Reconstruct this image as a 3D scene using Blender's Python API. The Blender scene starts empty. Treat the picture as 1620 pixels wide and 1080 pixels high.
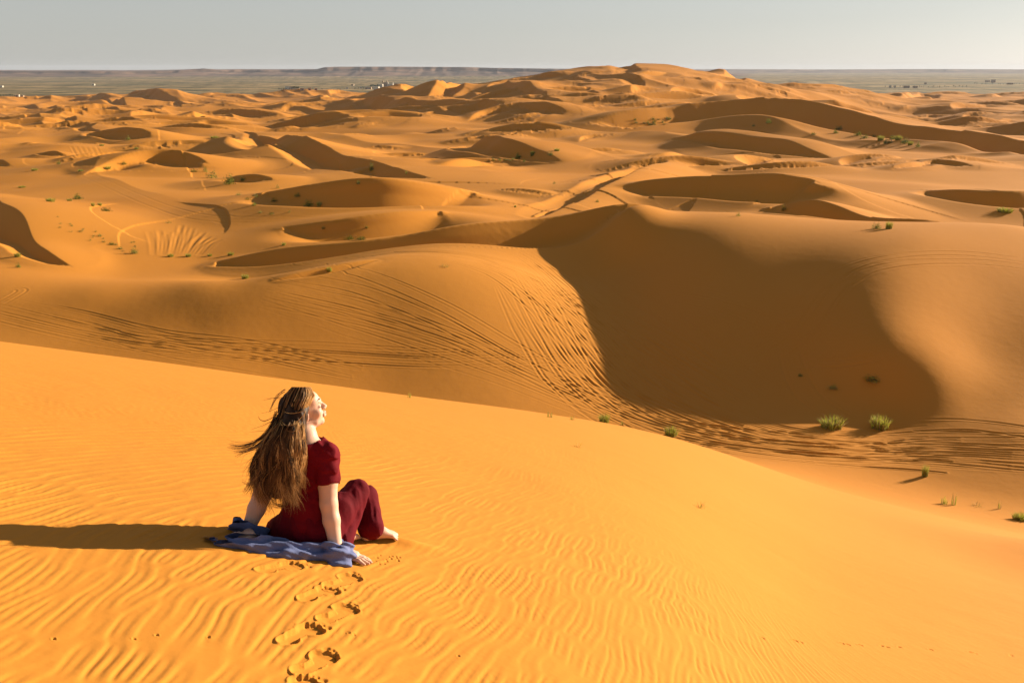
import bpy, bmesh, math, random
import numpy as np
from mathutils import Vector, Matrix
RES = 1.0                      # terrain mesh resolution factor
SC = bpy.context.scene
COL = SC.collection
# ------------------------------------------------------------------ camera
FPX, W0, H0, PITCH = 1575.0, 1620.0, 1080.0, math.radians(15.3)
cam_d = bpy.data.cameras.new('camera'); cam = bpy.data.objects.new('camera', cam_d)
COL.objects.link(cam); SC.camera = cam
cam_d.sensor_width = 36.0; cam_d.lens = 36.0*FPX/W0
cam_d.clip_start = 0.05; cam_d.clip_end = 60000
cam.location = (0, 0, 0); cam.rotation_euler = (math.radians(90)-PITCH, 0, 0)
# ------------------------------------------------------------------ sky and sun
SUN_EL, SUN_AZ = math.radians(14.0), math.radians(31.0)   # azimuth measured from +X towards +Y
SUN = Vector((math.cos(SUN_EL)*math.cos(SUN_AZ), math.cos(SUN_EL)*math.sin(SUN_AZ), math.sin(SUN_EL)))
world = bpy.data.worlds.new('World'); SC.world = world; world.use_nodes = True
wn = world.node_tree.nodes; wl = world.node_tree.links; wn.clear()
sky = wn.new('ShaderNodeTexSky'); sky.sky_type = 'NISHITA'; sky.sun_disc = False
sky.sun_elevation = SUN_EL; sky.sun_rotation = math.pi/2 - SUN_AZ
sky.air_density = 1.0; sky.dust_density = 0.8; sky.ozone_density = 1.0; sky.altitude = 700
hs = wn.new('ShaderNodeHueSaturation'); hs.inputs['Saturation'].default_value = 0.40
bg = wn.new('ShaderNodeBackground'); bg.inputs['Strength'].default_value = 0.052
wo = wn.new('ShaderNodeOutputWorld')
wl.new(sky.outputs[0], hs.inputs['Color']); tcw = wn.new('ShaderNodeTexCoord'); sxw = wn.new('ShaderNodeSeparateXYZ'); wl.new(tcw.outputs['Generated'], sxw.inputs[0])
mr = wn.new('ShaderNodeMapRange'); mr.inputs[1].default_value = 0.0; mr.inputs[2].default_value = .36; mr.inputs[3].default_value = .55; mr.inputs[4].default_value = 0.0
mr.interpolation_type = 'SMOOTHSTEP'; wl.new(sxw.outputs['Z'], mr.inputs[0])          # dust haze thick near the horizon, thinning upwards
wm = wn.new('ShaderNodeMix'); wm.data_type = 'RGBA'; wl.new(mr.outputs[0], wm.inputs[0]); wm.inputs[7].default_value = (4.75, 4.85, 4.75, 1)
wl.new(hs.outputs[0], wm.inputs[6]); wl.new(wm.outputs[2], bg.inputs[0]); wl.new(bg.outputs[0], wo.inputs[0])
sun_d = bpy.data.lights.new('sun', 'SUN'); sun_d.energy = 5.0; sun_d.angle = math.radians(0.55)
sun_d.color = (1.0, 0.84, 0.62)
sun = bpy.data.objects.new('sun', sun_d); COL.objects.link(sun)
sun.rotation_euler = SUN.to_track_quat('Z', 'Y').to_euler()
SC.view_settings.view_transform = 'Standard'; SC.view_settings.look = 'None'
SC.view_settings.exposure = 1.02; SC.view_settings.gamma = 1.0
SC.cycles.max_bounces = 4; SC.cycles.diffuse_bounces = 1; SC.cycles.volume_bounces = 0
SC.cycles.sample_clamp_indirect = 4.0

# ------------------------------------------------------------------ helpers
def tag(o, label=None, cat=None, group=None, kind=None):
    if label: o['label'] = label
    if cat: o['category'] = cat
    if group: o['group'] = group
    if kind: o['kind'] = kind
    return o
def link(name, me, mat=None, parent=None, smooth=True):
    o = bpy.data.objects.new(name, me); COL.objects.link(o)
    if mat: me.materials.append(mat)
    if parent: o.parent = parent
    if smooth: me.shade_smooth()
    return o
def empty(name, loc=(0, 0, 0), rz=0.0):
    o = bpy.data.objects.new(name, None); COL.objects.link(o)
    o.location = loc; o.rotation_euler = (0, 0, rz); o.empty_display_size = 0.1
    return o
CP, SP = math.cos(PITCH), math.sin(PITCH)
def ray(u, v):
    """azimuth (from +Y towards +X), depression tangent of a direction of view"""
    x = (np.asarray(u, float)-W0/2)/FPX; y = (np.asarray(v, float)-H0/2)/FPX
    fwd = CP - y*SP; z = -(SP + y*CP); hor = np.hypot(fwd, x)
    return np.arctan2(x, fwd), -z/hor
def sstep(a, b, x):
    t = np.clip((x-a)/(b-a), 0, 1); return t*t*(3-2*t)
def smax(a, b, k):
    h = np.clip(0.5+0.5*(a-b)/k, 0, 1); return b+(a-b)*h + k*h*(1-h)
def spline(P, n):
    """Catmull-Rom through the rows of P, n samples per span"""
    P = np.asarray(P, float)
    if len(P) < 3:
        t = np.linspace(0, 1, n+1)[:, None]; return P[0]*(1-t)+P[1]*t
    Q = np.vstack([2*P[0]-P[1], P, 2*P[-1]-P[-2]]); out = []
    for i in range(1, len(Q)-2):
        t = np.linspace(0, 1, n, endpoint=False)[:, None]
        p0, p1, p2, p3 = Q[i-1], Q[i], Q[i+1], Q[i+2]
        out.append(0.5*((2*p1)+(-p0+p2)*t+(2*p0-5*p1+4*p2-p3)*t**2+(-p0+3*p1-3*p2+p3)*t**3))
    out.append(P[-1:]); return np.vstack(out)
_r = np.random.RandomState(5); _N = _r.rand(256, 256)
def vnoise(x, y, seed=0):
    """smooth value noise, 0..1"""
    x = x + seed*17.31; y = y + seed*9.77
    xi = np.floor(x).astype(int); yi = np.floor(y).astype(int); fx = x-xi; fy = y-yi
    fx = fx*fx*(3-2*fx); fy = fy*fy*(3-2*fy)
    a = _N[xi & 255, yi & 255]; b = _N[(xi+1) & 255, yi & 255]
    c = _N[xi & 255, (yi+1) & 255]; d = _N[(xi+1) & 255, (yi+1) & 255]
    return (a*(1-fx)+b*fx)*(1-fy)+(c*(1-fx)+d*fx)*fy

# ------------------------------------------------------------------ terrain
# The ground is one sheet: a polar mesh round the viewpoint, fine where the ground is near.
dens = lambda a, b, r: np.exp(np.arange(math.log(a), math.log(b), r/RES))
D = np.concatenate([np.linspace(0.3, 2.1, 12), dens(2.2, 7, .0021), dens(7, 30, .0042), dens(30, 35, .0025), dens(35, 63, .00095), dens(63, 110, .0026),
                    dens(110, 1900, .0034), dens(1900, 5600, .012), dens(5600, 7200, .0045), dens(7200, 10300, .03), dens(10300, 12600, .009), [12800, 14000]])
azf = np.radians(np.arange(-30.5, 30.5, 0.053/RES))
azr = np.radians(np.concatenate([np.arange(30.6, 60, 0.5), np.arange(60, 180, 3.0)]))
azl = np.radians(np.concatenate([np.arange(-180, -60, 3.0), np.arange(-60, -30.55, 0.5)]))
AZ = np.concatenate([azl, azf, azr])
nr, nc = len(D), len(AZ)
LD = np.log(D)
# nominal height against distance
zn_d = np.array([0.2, 20, 40, 60, 80, 100, 120, 160, 205, 300, 440, 684, 907, 1254, 1762, 2450, 70000])
zn_z = np.array([-14, -14, -13.8, -13.2, -13.0, -13.2, -13.8, -15.5, -17.5, -21, -24, -29, -33, -38, -43, -45, -45.])
lf = np.linspace(math.log(.2), math.log(70000), 3000)
zf_ = np.interp(lf, np.log(zn_d), zn_z)
kk = np.exp(-0.5*(np.arange(-90, 91)/28.)**2); kk /= kk.sum()
zf_ = np.convolve(np.pad(zf_, 90, mode='edge'), kk, mode='valid')
def znom(ld): return np.interp(ld, lf, zf_)
# control points (u, v, height) for the basin and the big round dune beside it
CPZ = [(0,545,-12.9),(0,505,-12.5),(0,472,-12.0),(150,556,-13.1),(150,510,-12.6),(150,465,-11.9),
 (300,570,-13.3),(300,510,-12.5),(320,450,-11.5),(433,437,-11.2),(433,500,-12.3),(433,580,-13.6),
 (600,610,-14.1),(600,500,-12.45),(600,410,-10.8),(700,404,-10.9),(800,640,-14.3),(800,530,-13.2),(800,430,-11.6),
 (900,660,-14.5),(900,560,-13.9),(880,460,-12.6),(900,400,-12.4),(960,390,-11.8),
 (1000,650,-14.6),(1000,590,-14.4),(1000,500,-13.5),(1000,420,-12.3),(1000,360,-10.5),(1000,334,-9.8),
 (1100,690,-14.4),(1120,600,-14.0),(1120,500,-12.7),(1120,400,-10.9),(1060,336,-10.0),(1140,340,-9.9),
 (1250,650,-14.2),(1250,560,-13.2),(1250,440,-11.15),(1280,356,-9.8),
 (1300,700,-14.1),(1400,640,-13.9),(1400,560,-12.35),(1480,600,-12.95),(1400,420,-10.2),(1450,380,-9.6),(1400,368,-9.6),
 (1550,640,-13.5),(1550,560,-12.7),(1550,450,-11.0),(1620,400,-10.3),(1620,360,-9.8),
 (1500,720,-13.9),(1620,740,-13.7),(1620,680,-13.3),(1750,560,-12.4),(1750,430,-11.0),(1750,700,-13.4),
 (1900,600,-12.6),(1900,450,-10.5)]
# control points (u, v, distance)
CPD = [(1000,112,830),(860,124,780),(760,140,720),(670,150,720),(1100,122,800),(1200,140,760),(1300,156,720),
 (1000,140,620),(1000,160,500),(850,160,520),(1000,182,400),(850,186,420),(720,168,640),(1150,165,560),(1250,175,480),
 (930,128,700),(1080,140,640)]
# hidden and outlying ones (azimuth deg, distance, height)
CPH = [(a, d, -14) for a in (-25, -12, 0, 12, 25) for d in (10, 20)]
CPH += [(-20,80,-13),(-8,90,-13.2),(4,94,-13.6),(12,92,-13.4),(20,88,-13),(27,86,-12.8),(34,86,-12.8),
        (-14,70,-13.3),(-10,66,-12.5),(-15,61,-12.4),(-2,69,-12.6),(-6,68,-12.5),(45,30,-14),(45,50,-13),(60,30,-14),(60,60,-13.5),(-22,68,-13),(-6,75,-13.2),(-20,110,-13.4),(0,120,-13.8),(20,120,-13.8),
        (10,1150,-40),(0,1150,-40),(-8,1100,-38),(18,1100,-38)]
CPH += [(a, d, None) for a in (-27, -13.5, 0, 13.5, 27) for d in (160, 250)]
CPH += [(a, d, None) for a in (-27, -18, -10, 18, 27) for d in (440, 700)]
CPH += [(a, d, None) for a in (-27, -10, 10, 27) for d in (1500, 2500, 6000, 40000)]
CPH += [(a, d, None) for a in (-180, -120, -60, -40, 42, 60, 120, 180) for d in (1, 8, 40, 120, 500, 2500, 40000)]
P, V = [], []
for u, v, z in CPZ:
    a, t = ray(u, v); d = -z/t; P.append((a, math.log(d))); V.append((z-znom(math.log(d)))/d)
for u, v, d in CPD:
    a, t = ray(u, v); P.append((a, math.log(d))); V.append((-t*d-znom(math.log(d)))/d)
for a, d, z in CPH:
    P.append((math.radians(a), math.log(d))); V.append(0 if z is None else (z-znom(math.log(d)))/d)
P = np.array(P)*np.array([1.6, 1.0]); V = np.array(V); nP = len(P)
def tk(r2): return 0.5*r2*np.log(r2+1e-12)
A = tk(((P[:, None]-P[None])**2).sum(-1)) + np.eye(nP)*2e-4
Q = np.hstack([np.ones((nP, 1)), P]); M = np.block([[A, Q], [Q.T, np.zeros((3, 3))]])
wts = np.linalg.solve(M, np.concatenate([V, np.zeros(3)]))
def tps(a, ld):
    x = a*1.6; s = wts[nP]+wts[nP+1]*x+wts[nP+2]*ld
    for i in range(nP): s = s+wts[i]*tk((x-P[i, 0])**2+(ld-P[i, 1])**2)
    return s
# countless lesser dunes between the named ones
def lesser(x, y, s, seed):
    xw = x + s*0.9*vnoise(x/s/2.3, y/s/2.3, seed+3); yw = y + s*0.9*vnoise(x/s/2.1, y/s/2.1, seed+4)
    n = vnoise(xw/s, yw/s*0.75, seed); r = 1-np.abs(2*n-1)
    return r**1.4
def undul(x, y, d):
    z = (lesser(x+.5*y, y*.9, 38., 1)-.4)*2.7*sstep(95, 200, d)*(1-sstep(1450, 1900, d))
    z += (lesser(x+.4*y, y, 62., 15)-.4)*2.2*sstep(150, 260, d)*(1-sstep(1450, 1900, d))
    z += (lesser(x*.8+y*.3, y, 95., 11)-.3)*5.5*sstep(450, 900, d)*(1-sstep(1450, 1850, d))
    z += (vnoise(x/14, y/14, 7)-.5)*1.0*sstep(75, 160, d)*(1-sstep(1400, 1900, d))
    z += (vnoise(x/8, y/8, 9)-.5)*.22*sstep(40, 90, d)*(1-sstep(300, 500, d))
    return z + (vnoise(x/400, y/400, 21)-.5)*3*sstep(2500, 4000, d)
# evaluate on a coarse lattice, then interpolate
ca = np.radians(np.arange(-181, 181.01, .75)); cl = np.linspace(math.log(.25), math.log(62000), 460)
CG = tps(ca[None, :], cl[:, None])
def cubic_to(G, x, x0, dx, axis):
    f = (x-x0)/dx; k = np.clip(np.floor(f).astype(int), 1, G.shape[axis]-3); t = f-k; sh = [1, 1]; sh[axis] = -1; t = t.reshape(sh)
    g = [np.take(G, k+o, axis) for o in (-1, 0, 1, 2)]
    # quadratic-smooth B-spline weights
    return (g[0]*(1-t)**3+g[1]*(3*t**3-6*t**2+4)+g[2]*(-3*t**3+3*t**2+3*t+1)+g[3]*t**3)/6
def base_h(a, ld):
    i = np.clip(np.searchsorted(ca, a)-1, 0, len(ca)-2); fa = (a-ca[i])/(ca[i+1]-ca[i])
    j = np.clip(((ld-cl[0])/(cl[1]-cl[0])).astype(int), 0, len(cl)-2); fl = (ld-cl[j])/(cl[1]-cl[0])
    fa = np.clip(fa, 0, 1); fl = np.clip(fl, 0, 1)
    r = (CG[j, i]*(1-fa)+CG[j, i+1]*fa)*(1-fl)+(CG[j+1, i]*(1-fa)+CG[j+1, i+1]*fa)*fl
    r = r*sstep(math.radians(170), math.radians(70), np.abs(a)); d = np.exp(ld)
    return znom(ld)+r*d+undul(d*np.sin(a), d*np.cos(a), d)
AA, LL = np.meshgrid(AZ, LD)
DD = np.exp(LL); XX = DD*np.sin(AA); YY = DD*np.cos(AA)
ZB = cubic_to(cubic_to(CG, LD, cl[0], cl[1]-cl[0], 0), AZ, ca[0], ca[1]-ca[0], 1)
ZB = znom(LL)+ZB*sstep(math.radians(170), math.radians(70), np.abs(AA))*DD+undul(XX, YY, DD)

def hit_base(u, v):
    """where the line of sight (u, v) meets the base ground"""
    a, t = ray(u, v); l = np.linspace(math.log(25), math.log(6000), 4000)
    z = base_h(np.full_like(l, a), l); f = z + t*np.exp(l)
    k = np.argmax(f > 0) if (f > 0).any() else len(l)-1
    return float(a), math.exp(l[k])
# dune ridges: (crest points (u, v, height in photo rows above its own foot)), windward length factor
RID = [
 [(185,148,1),(215,142,9),(247,138,20),(264,143,12),(290,152,1)],
 [(50,153,1),(75,152,8),(105,157,2)], [(115,153,1),(130,152,4),(143,154,1)],
 [(150,161,1),(172,154,6),(180,157,3),(190,156,6),(203,162,1)],
 [(143,178,1),(165,172,5),(182,166,9),(190,177,8),(203,182,1)],
 [(322,151,1),(335,144,7),(348,147,2)], [(328,160,1),(350,158,6),(365,157,7),(384,163,1)],
 [(285,150,1),(295,151,7),(314,158,1)], [(225,168,1),(245,172,5),(280,175,4),(322,170,1)],
 [(268,165,1),(295,163,5),(317,167,1)], [(328,187,1),(345,183,6),(362,187,1)],
 [(362,202,1),(400,196,7),(433,195,9),(457,187,15),(500,177,22),(520,178,20),(545,183,10),(560,188,1)],
 [(495,171,1),(538,162,6),(575,158,7),(602,150,12),(630,154,15),(677,156,15),(720,157,15),(747,156,20),(795,154,22),(817,160,14),(827,168,2)],
 [(785,181,1),(830,160,18),(860,158,22),(880,165,16),(902,176,2)],
 [(655,144,1),(680,135,9),(710,130,10),(740,129,1)],
 [(772,138,1),(800,130,12),(820,124,20),(840,138,18),(870,146,15),(895,156,7),(912,163,1)],
 [(830,122,1),(850,118,7),(870,112,13),(890,117,7),(897,122,1)],
 [(890,131,1),(920,121,10),(932,124,8),(942,134,2)], [(903,139,1),(925,136,8),(945,143,7),(958,148,1)],
 [(938,115,1),(955,112,6),(970,118,1)], [(955,109,1),(1000,105,7),(1022,109,2),(1040,113,1)],
 [(962,124,1),(990,116,8),(1005,116,12),(1022,126,2)],
 [(930,160,1),(960,150,13),(1000,149,15),(1018,155,9),(1024,163,1)],
 [(995,141,1),(1020,134,8),(1050,140,8),(1078,148,1)],
 [(926,178,1),(967,168,22),(1023,163,32),(1080,162,36),(1120,155,42),(1150,155,42),(1190,156,44),(1220,151,48),(1267,146,56),(1290,150,56),(1320,160,50),(1360,175,44),(1413,187,44),(1497,196,42),(1547,204,38),(1620,218,30),(1720,238,20),(1800,250,2)],
 [(1140,236,0,215),(1080,248,1.2,175),(1020,270,1.4,135),(960,293,1,113),(900,318,1,98),(850,338,0,88)],
 [(1050,226,1),(1085,214,8),(1113,208,14),(1160,209,22),(1225,217,26),(1265,227,20),(1300,240,10),(1335,252,1)],
 [(930,318,0,113),(965,305,1,114),(1000,294,1.1,115),(1040,284,1.1,115),(1080,277,1.1,115),(1180,278,1.1,112),(1250,279,1.1,108),(1285,290,.8,108),(1300,300,0,106)],
 [(1225,309,0,98),(1293,313,1,95),(1340,327,1,92),(1380,338,1,89),(1440,342,1,86),(1500,340,.8,86),(1575,335,0,88)],
 [(335,419,0,72.5),(361,409,1,72),(415,395,1.1,71),(459,388,1.1,70.5),(537,383,1.1,69.5),(620,374,1.1,69.5),(700,363,1.1,70),(773,352,1.1,71),(873,340,1,73),(940,331,1,74),(1000,327,.8,75),(1050,328,0,75)],
 [(425,439,1),(480,429,7),(540,417,8),(600,409,1)],
 [(-60,298,8),(-20,311,22),(5,319,30),(20,327,32),(34,343,30),(44,361,24),(60,377,14),(85,388,7),(115,398,1)],
 [(120,269,1),(165,258,9),(200,249,16),(235,242,20),(265,234,30),(285,235,32),(300,240,30),(320,254,18),(337,268,1)],
 [(340,239,1),(383,229,6),(425,220,14),(467,209,24),(485,214,28),(513,224,34),(540,240,32),(600,254,19),(640,257,10),(685,262,1)],
 [(379,287,1),(395,276,14),(410,275,17),(425,284,8),(437,292,1)],
 [(416,324,1),(433,311,16),(472,300,30),(511,290,36),(545,279,46),(580,277,54),(607,277,56),(640,287,46),(673,294,36),(692,304,22),(715,312,12),(755,315,1)],
 [(449,388,1),(480,371,13),(511,357,24),(563,343,36),(610,336,40),(640,334,38),(660,340,28),(680,352,14),(702,363,1)],
 [(741,232,1),(755,220,14),(770,213,26),(807,215,30),(840,226,26),(870,238,12),(893,245,1)],
 [(770,211,1),(807,196,13),(845,191,18),(873,197,10),(912,206,1)],
 [(790,292,1),(820,298,7),(855,302,7),(885,304,1)],
 [(1465,297,1),(1497,302,5),(1543,300,26),(1600,301,28),(1660,302,24),(1760,306,2)],
 [(1430,248,1),(1470,250,10),(1500,252,12),(1525,256,6),(1542,259,1)],
 [(1383,157,1),(1410,152,5),(1430,146,9),(1460,149,6),(1490,154,1)], [(1491,150,1),(1507,143,7),(1525,145,5),(1537,149,1)],
 [(1448,175,1),(1475,170,6),(1492,167,9),(1502,170,1)], [(1538,170,1),(1560,162,7),(1585,161,9),(1594,169,1)],
 [(1328,152,1),(1350,148,4),(1387,155,1)], [(1353,162,1),(1380,158,6),(1420,166,5),(1442,170,1)],
 [(46,169,1),(57,168,5),(80,178,1)], [(105,190,1),(122,192,8),(145,196,9),(162,199,1)],
 [(135,216,1),(160,207,10),(190,200,19),(222,201,22),(240,213,9),(248,220,1)],
 [(390,169,1),(405,172,5),(422,178,1)], [(488,160,1),(505,156,5),(520,150,9),(523,161,1)], [(453,150,1),(470,149,4),(492,154,1)],
 [(-30,256,3),(0,252,11),(10,256,7),(22,266,1)],
 [(1600,176,1),(1640,170,8),(1680,175,1)], [(1230,128,1),(1250,124,6),(1290,132,1)], [(1120,120,1),(1145,115,7),(1175,122,6),(1185,128,1)],
 [(1150,143,1),(1165,133,9),(1185,137,10),(1203,150,1)], [(1190,133,1),(1210,130,7),(1245,140,8),(1268,147,1)],
]
RAD = np.zeros_like(ZB)          # height added by the ridges
SHD = {}
def add_ridge(world_pts, hgts, kwind=10.0, lee=0.62, crest_round=0.06):
    """world_pts (n,2); hgts (n,); right-hand side of travel is the slip face"""
    PT = spline(np.column_stack([world_pts, hgts]), 12)
    ln = np.concatenate([[0], np.cumsum(np.hypot(*np.diff(PT[:, :2], axis=0).T))]); ns = 61
    PT = np.column_stack([np.interp(np.linspace(0, ln[-1], ns), ln, PT[:, k]) for k in range(3)])
    for _ in range(7): PT[1:-1] = .25*PT[:-2]+.5*PT[1:-1]+.25*PT[2:]
    step = ln[-1]/(ns-1)
    xy, hh = PT[:, :2], np.maximum(PT[:, 2], 0); hm = hh.max()
    if hm < .05: return
    R = max(hm*kwind, 4.5*step)*1.05+2
    az = np.arctan2(xy[:, 0], xy[:, 1]); dd = np.hypot(xy[:, 0], xy[:, 1])
    da = R/max(dd.min(), R)*1.1
    c0, c1 = np.searchsorted(AZ, [az.min()-da, az.max()+da]); r0, r1 = np.searchsorted(D, [max(dd.min()-R, 1), dd.max()+R])
    if c1 <= c0 or r1 <= r0: return
    X = XX[r0:r1, c0:c1].astype(np.float32); Y = YY[r0:r1, c0:c1].astype(np.float32)
    wa, wl_ = .35*hm, 5*hm+2
    X = X+wa*(vnoise(X/wl_, Y/wl_, 71)-.5)*2; Y = Y+wa*(vnoise(X/wl_, Y/wl_, 72)-.5)*2
    best = np.full(X.shape, 1e18, np.float32); side = np.zeros_like(X); H = np.zeros_like(X); cap = np.ones_like(X)
    for i in range(len(xy)-1):
        ax, ay = xy[i]; bx, by = xy[i+1]; vx, vy = bx-ax, by-ay; L2 = vx*vx+vy*vy+1e-9
        t0 = ((X-ax)*vx+(Y-ay)*vy)/L2; t = np.clip(t0, 0, 1)
        dx = X-ax-t*vx; dy = Y-ay-t*vy; d2 = dx*dx+dy*dy; m = d2 < best
        best[m] = d2[m]; cr = (vx*dy-vy*dx)[m]; side[m] = cr; H[m] = (hh[i]*(1-t)+hh[i+1]*t)[m]
        if i == 0 or i == len(xy)-2:
            e = np.clip(np.abs(cr)/np.sqrt(L2*d2[m]+1e-9), 0, 1); out = (t0[m] < 0) if i == 0 else (t0[m] > 1)
            cap[m] = np.where(out, e, 1)
        else: cap[m] = 1
    d = np.sqrt(best); Hs = np.maximum(H, 1e-4)
    # broad windward body: soft union of low domes along the crest, gentle on every side
    num = np.zeros_like(X); den = np.full_like(X, 1e-6); beta = 9/hm
    for i in range(0, len(xy)):
        q = np.hypot(X-xy[i, 0], Y-xy[i, 1])/max(hh[i]*kwind, 4.5*step); m = q < 1
        if not m.any(): continue
        qm = q[m]; c = hh[i]*(1-qm)**2*(1+1.6*qm); w = np.exp(beta*(c-hm))*np.minimum(c/(.05*hm), 1); num[m] += w*c; den[m] += w
    W = num/den; W = W*sstep(0, .10*hm, W)
    lee_ = side < 0
    def bite(dist, h):
        F = np.minimum(h*1.02, W); return np.minimum(.60*dist, F)*(1-sstep(1.2, 4.0, dist*.5/np.maximum(F, 1e-3)))
    A_ = bite(d, H); leeS = (side < 0).astype(np.float32)
    T_ = np.gradient(xy, axis=0); T_ /= np.hypot(T_[:, 0], T_[:, 1])[:, None]+1e-9
    num = np.zeros_like(X); den = np.full_like(X, 1e-9); ss = np.zeros_like(X); sg_ = .12*d+1.2*step
    for i in range(0, len(xy), 2):
        dx = X-xy[i, 0]; dy = Y-xy[i, 1]; di = np.hypot(dx, dy); w = np.exp(-(di-d)/sg_); F = np.minimum(hh[i]*1.02, W)
        num += w*np.minimum(.60*di, F)*(1-sstep(1.2, 3.6, di*.5/np.maximum(F, 1e-3))); den += w; ss += w*(T_[i, 0]*dy-T_[i, 1]*dx)/(di+1e-6)
    soft = sstep(1.5*step, 4*step, d)
    A_ = A_+(num/den-A_)*soft; leeS = leeS+(np.clip(.5-1.6*ss/den, 0, 1)-leeS)*soft
    c = np.maximum(W-A_*leeS, 0).astype(np.float32)
    bw = .22*hm+.45; rad = float(dd.mean()); tr_ = int(np.clip(bw/(rad*np.diff(LD[r0:r1]).mean()), 1, 40)); tc_ = int(np.clip(bw/(rad*.053/RES*math.pi/180), 1, 60))
    def box(a, n, ax):
        if n < 1 or a.shape[ax] < 2*n+3: return a
        p = [(0, 0), (0, 0)]; p[ax] = (n+1, n); cs = np.cumsum(np.pad(a, p, mode='edge'), axis=ax, dtype=np.float64); L_ = a.shape[ax]
        return ((np.take(cs, range(2*n+1, 2*n+1+L_), ax)-np.take(cs, range(0, L_), ax))/(2*n+1)).astype(np.float32)
    cb = box(box(box(box(c, tr_, 0), tc_, 1), tr_, 0), tc_, 1)
    c = c+(cb-c)*sstep(1.6, 4.0, d/(H/.6+1.5*step))
    k_ = .12*hm+.01; old = RAD[r0:r1, c0:c1]
    RAD[r0:r1, c0:c1] = np.where(np.minimum(old, c) <= 0, np.maximum(old, c), smax(old, c, k_)-.25*k_*sstep(2*k_, 0, np.minimum(old, c)))
for rd in RID:
    px_ = np.array([p[:3] for p in rd], float); a_, t_ = ray(px_[:, 0], px_[:, 1]); known = len(rd[0]) == 4
    if known: d_ = np.array([p[3] for p in rd], float)
    else:
        d_ = np.array([hit_base(u, v+hp)[1] for u, v, hp in px_]); x_ = px_[:, 0]; x_ = (x_-x_.mean())/(np.ptp(x_)+1)*2
        d_ = np.exp(np.polyval(np.polyfit(x_, np.log(d_), 2 if len(rd) > 5 else 1, w=px_[:, 2]+1.), x_))
    h_ = -t_*d_-base_h(a_, np.log(d_))
    if known: h_ = np.maximum(h_, 0)*px_[:, 2]
    else:
        hn = px_[:, 2]*d_/FPX; h_ = np.clip(h_, .45*hn, 1.6*hn+.2); h_[[0, -1]] = 0
    add_ridge(np.column_stack([d_*np.sin(a_), d_*np.cos(a_)]), h_, kwind=5.5 if known else float(np.interp(h_.max(), [1.5, 4], [9.5, 6.0])))
# lesser crescent dunes of the same wind, thick on the ground far out
rr_ = random.Random(21)
for k in range(330):
    if k < 240: d0 = math.exp(rr_.uniform(math.log(380), math.log(1720))); L_ = rr_.uniform(26, 75)*(.7+d0/2200); Hh = L_*rr_.uniform(.060, .10)
    else:
        if k == 240: rr_ = random.Random(77)
        d0 = rr_.uniform(150, 400); L_ = rr_.uniform(10, 34)*(.6+d0/600); Hh = L_*rr_.uniform(.045, .085)
    az_ = math.radians(rr_.uniform(-32, 34)); cx_, cy_ = d0*math.sin(az_), d0*math.cos(az_)
    if 200 < d0 < 420 and math.radians(8) < az_ < math.radians(29): continue
    th = math.radians(rr_.gauss(28, 22)); c_, s_ = math.cos(th), math.sin(th); bow = rr_.uniform(-.05, .30)
    q_ = np.linspace(-1, 1, 7); lx = q_*L_*.5; ly = -bow*L_*(q_**2)+L_*.05*np.sin(q_*3+rr_.uniform(0, 6))
    add_ridge(np.column_stack([cx_+lx*c_-ly*s_, cy_+lx*s_+ly*c_]), Hh*np.maximum(1-np.abs(q_+rr_.uniform(-.2, .2))**1.8, 0)*(1-q_**4)*(1+.15*np.sin(q_*5)), kwind=7.5)
for _ in range(2):
    for w_ in (1, 2, 3):                     # take out slivers left where crests fold
        for ax_ in (0, 1):
            a = np.take(RAD, range(0, RAD.shape[ax_]-w_-1), ax_); b = np.take(RAD, range(w_+1, RAD.shape[ax_]), ax_)
            for o_ in range(1, w_+1):
                sl_ = [slice(None)]*2; sl_[ax_] = slice(o_, RAD.shape[ax_]-w_-1+o_); c = RAD[tuple(sl_)]
                f_ = o_/(w_+1); lin = a*(1-f_)+b*f_; m_ = (c < np.minimum(a, b)-.04) | (c > np.maximum(a, b)+.25)
                RAD[tuple(sl_)] = np.where(m_, lin, c)
ZB2 = ZB + RAD
# ------------------------------------------------------------------ the near dune, a smooth brow in front of the basin
BR = [(-500,485,15),(0,541,15),(300,581,14.5),(640,628,16),(940,665,19),(1090,694,22.5),(1300,776,27),(1620,852,28),(2100,930,28),(2700,1150,28),(4000,1600,28)]
ba, bt, bR = [], [], []
for u, v, R in BR:
    a, t = ray(u, v); ba.append(float(a)); bt.append(float(t)); bR.append(R)
ba = np.array(ba)
def perint(vals, back):
    a = np.concatenate([[-math.pi, -2.2], ba, [2.2, math.pi]]); v = np.concatenate([[back, back], vals, [back, back]])
    g = np.linspace(-math.pi, math.pi, 1441); y = np.interp(g, a, v); k = np.exp(-.5*(np.arange(-40, 41)/13.)**2); k /= k.sum()
    return g, np.convolve(np.pad(y, 40, mode='wrap'), k, mode='valid')
g1, tt = perint(bt, .25); g2, RR = perint(bR, 15.)
def near_h(a, d):
    t = np.interp(a, g1, tt); R = np.interp(a, g2, RR); s0 = t-3.3/R; q = (t-s0)/(2*R)
    lim = np.maximum((0.62-s0)/(2*q), R)                      # beyond this the slip-face angle holds
    dd = np.minimum(d, lim); z = -1.65-s0*dd-q*dd*dd
    return z-(d-dd)*0.62
ZN = near_h(AA, DD)
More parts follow.
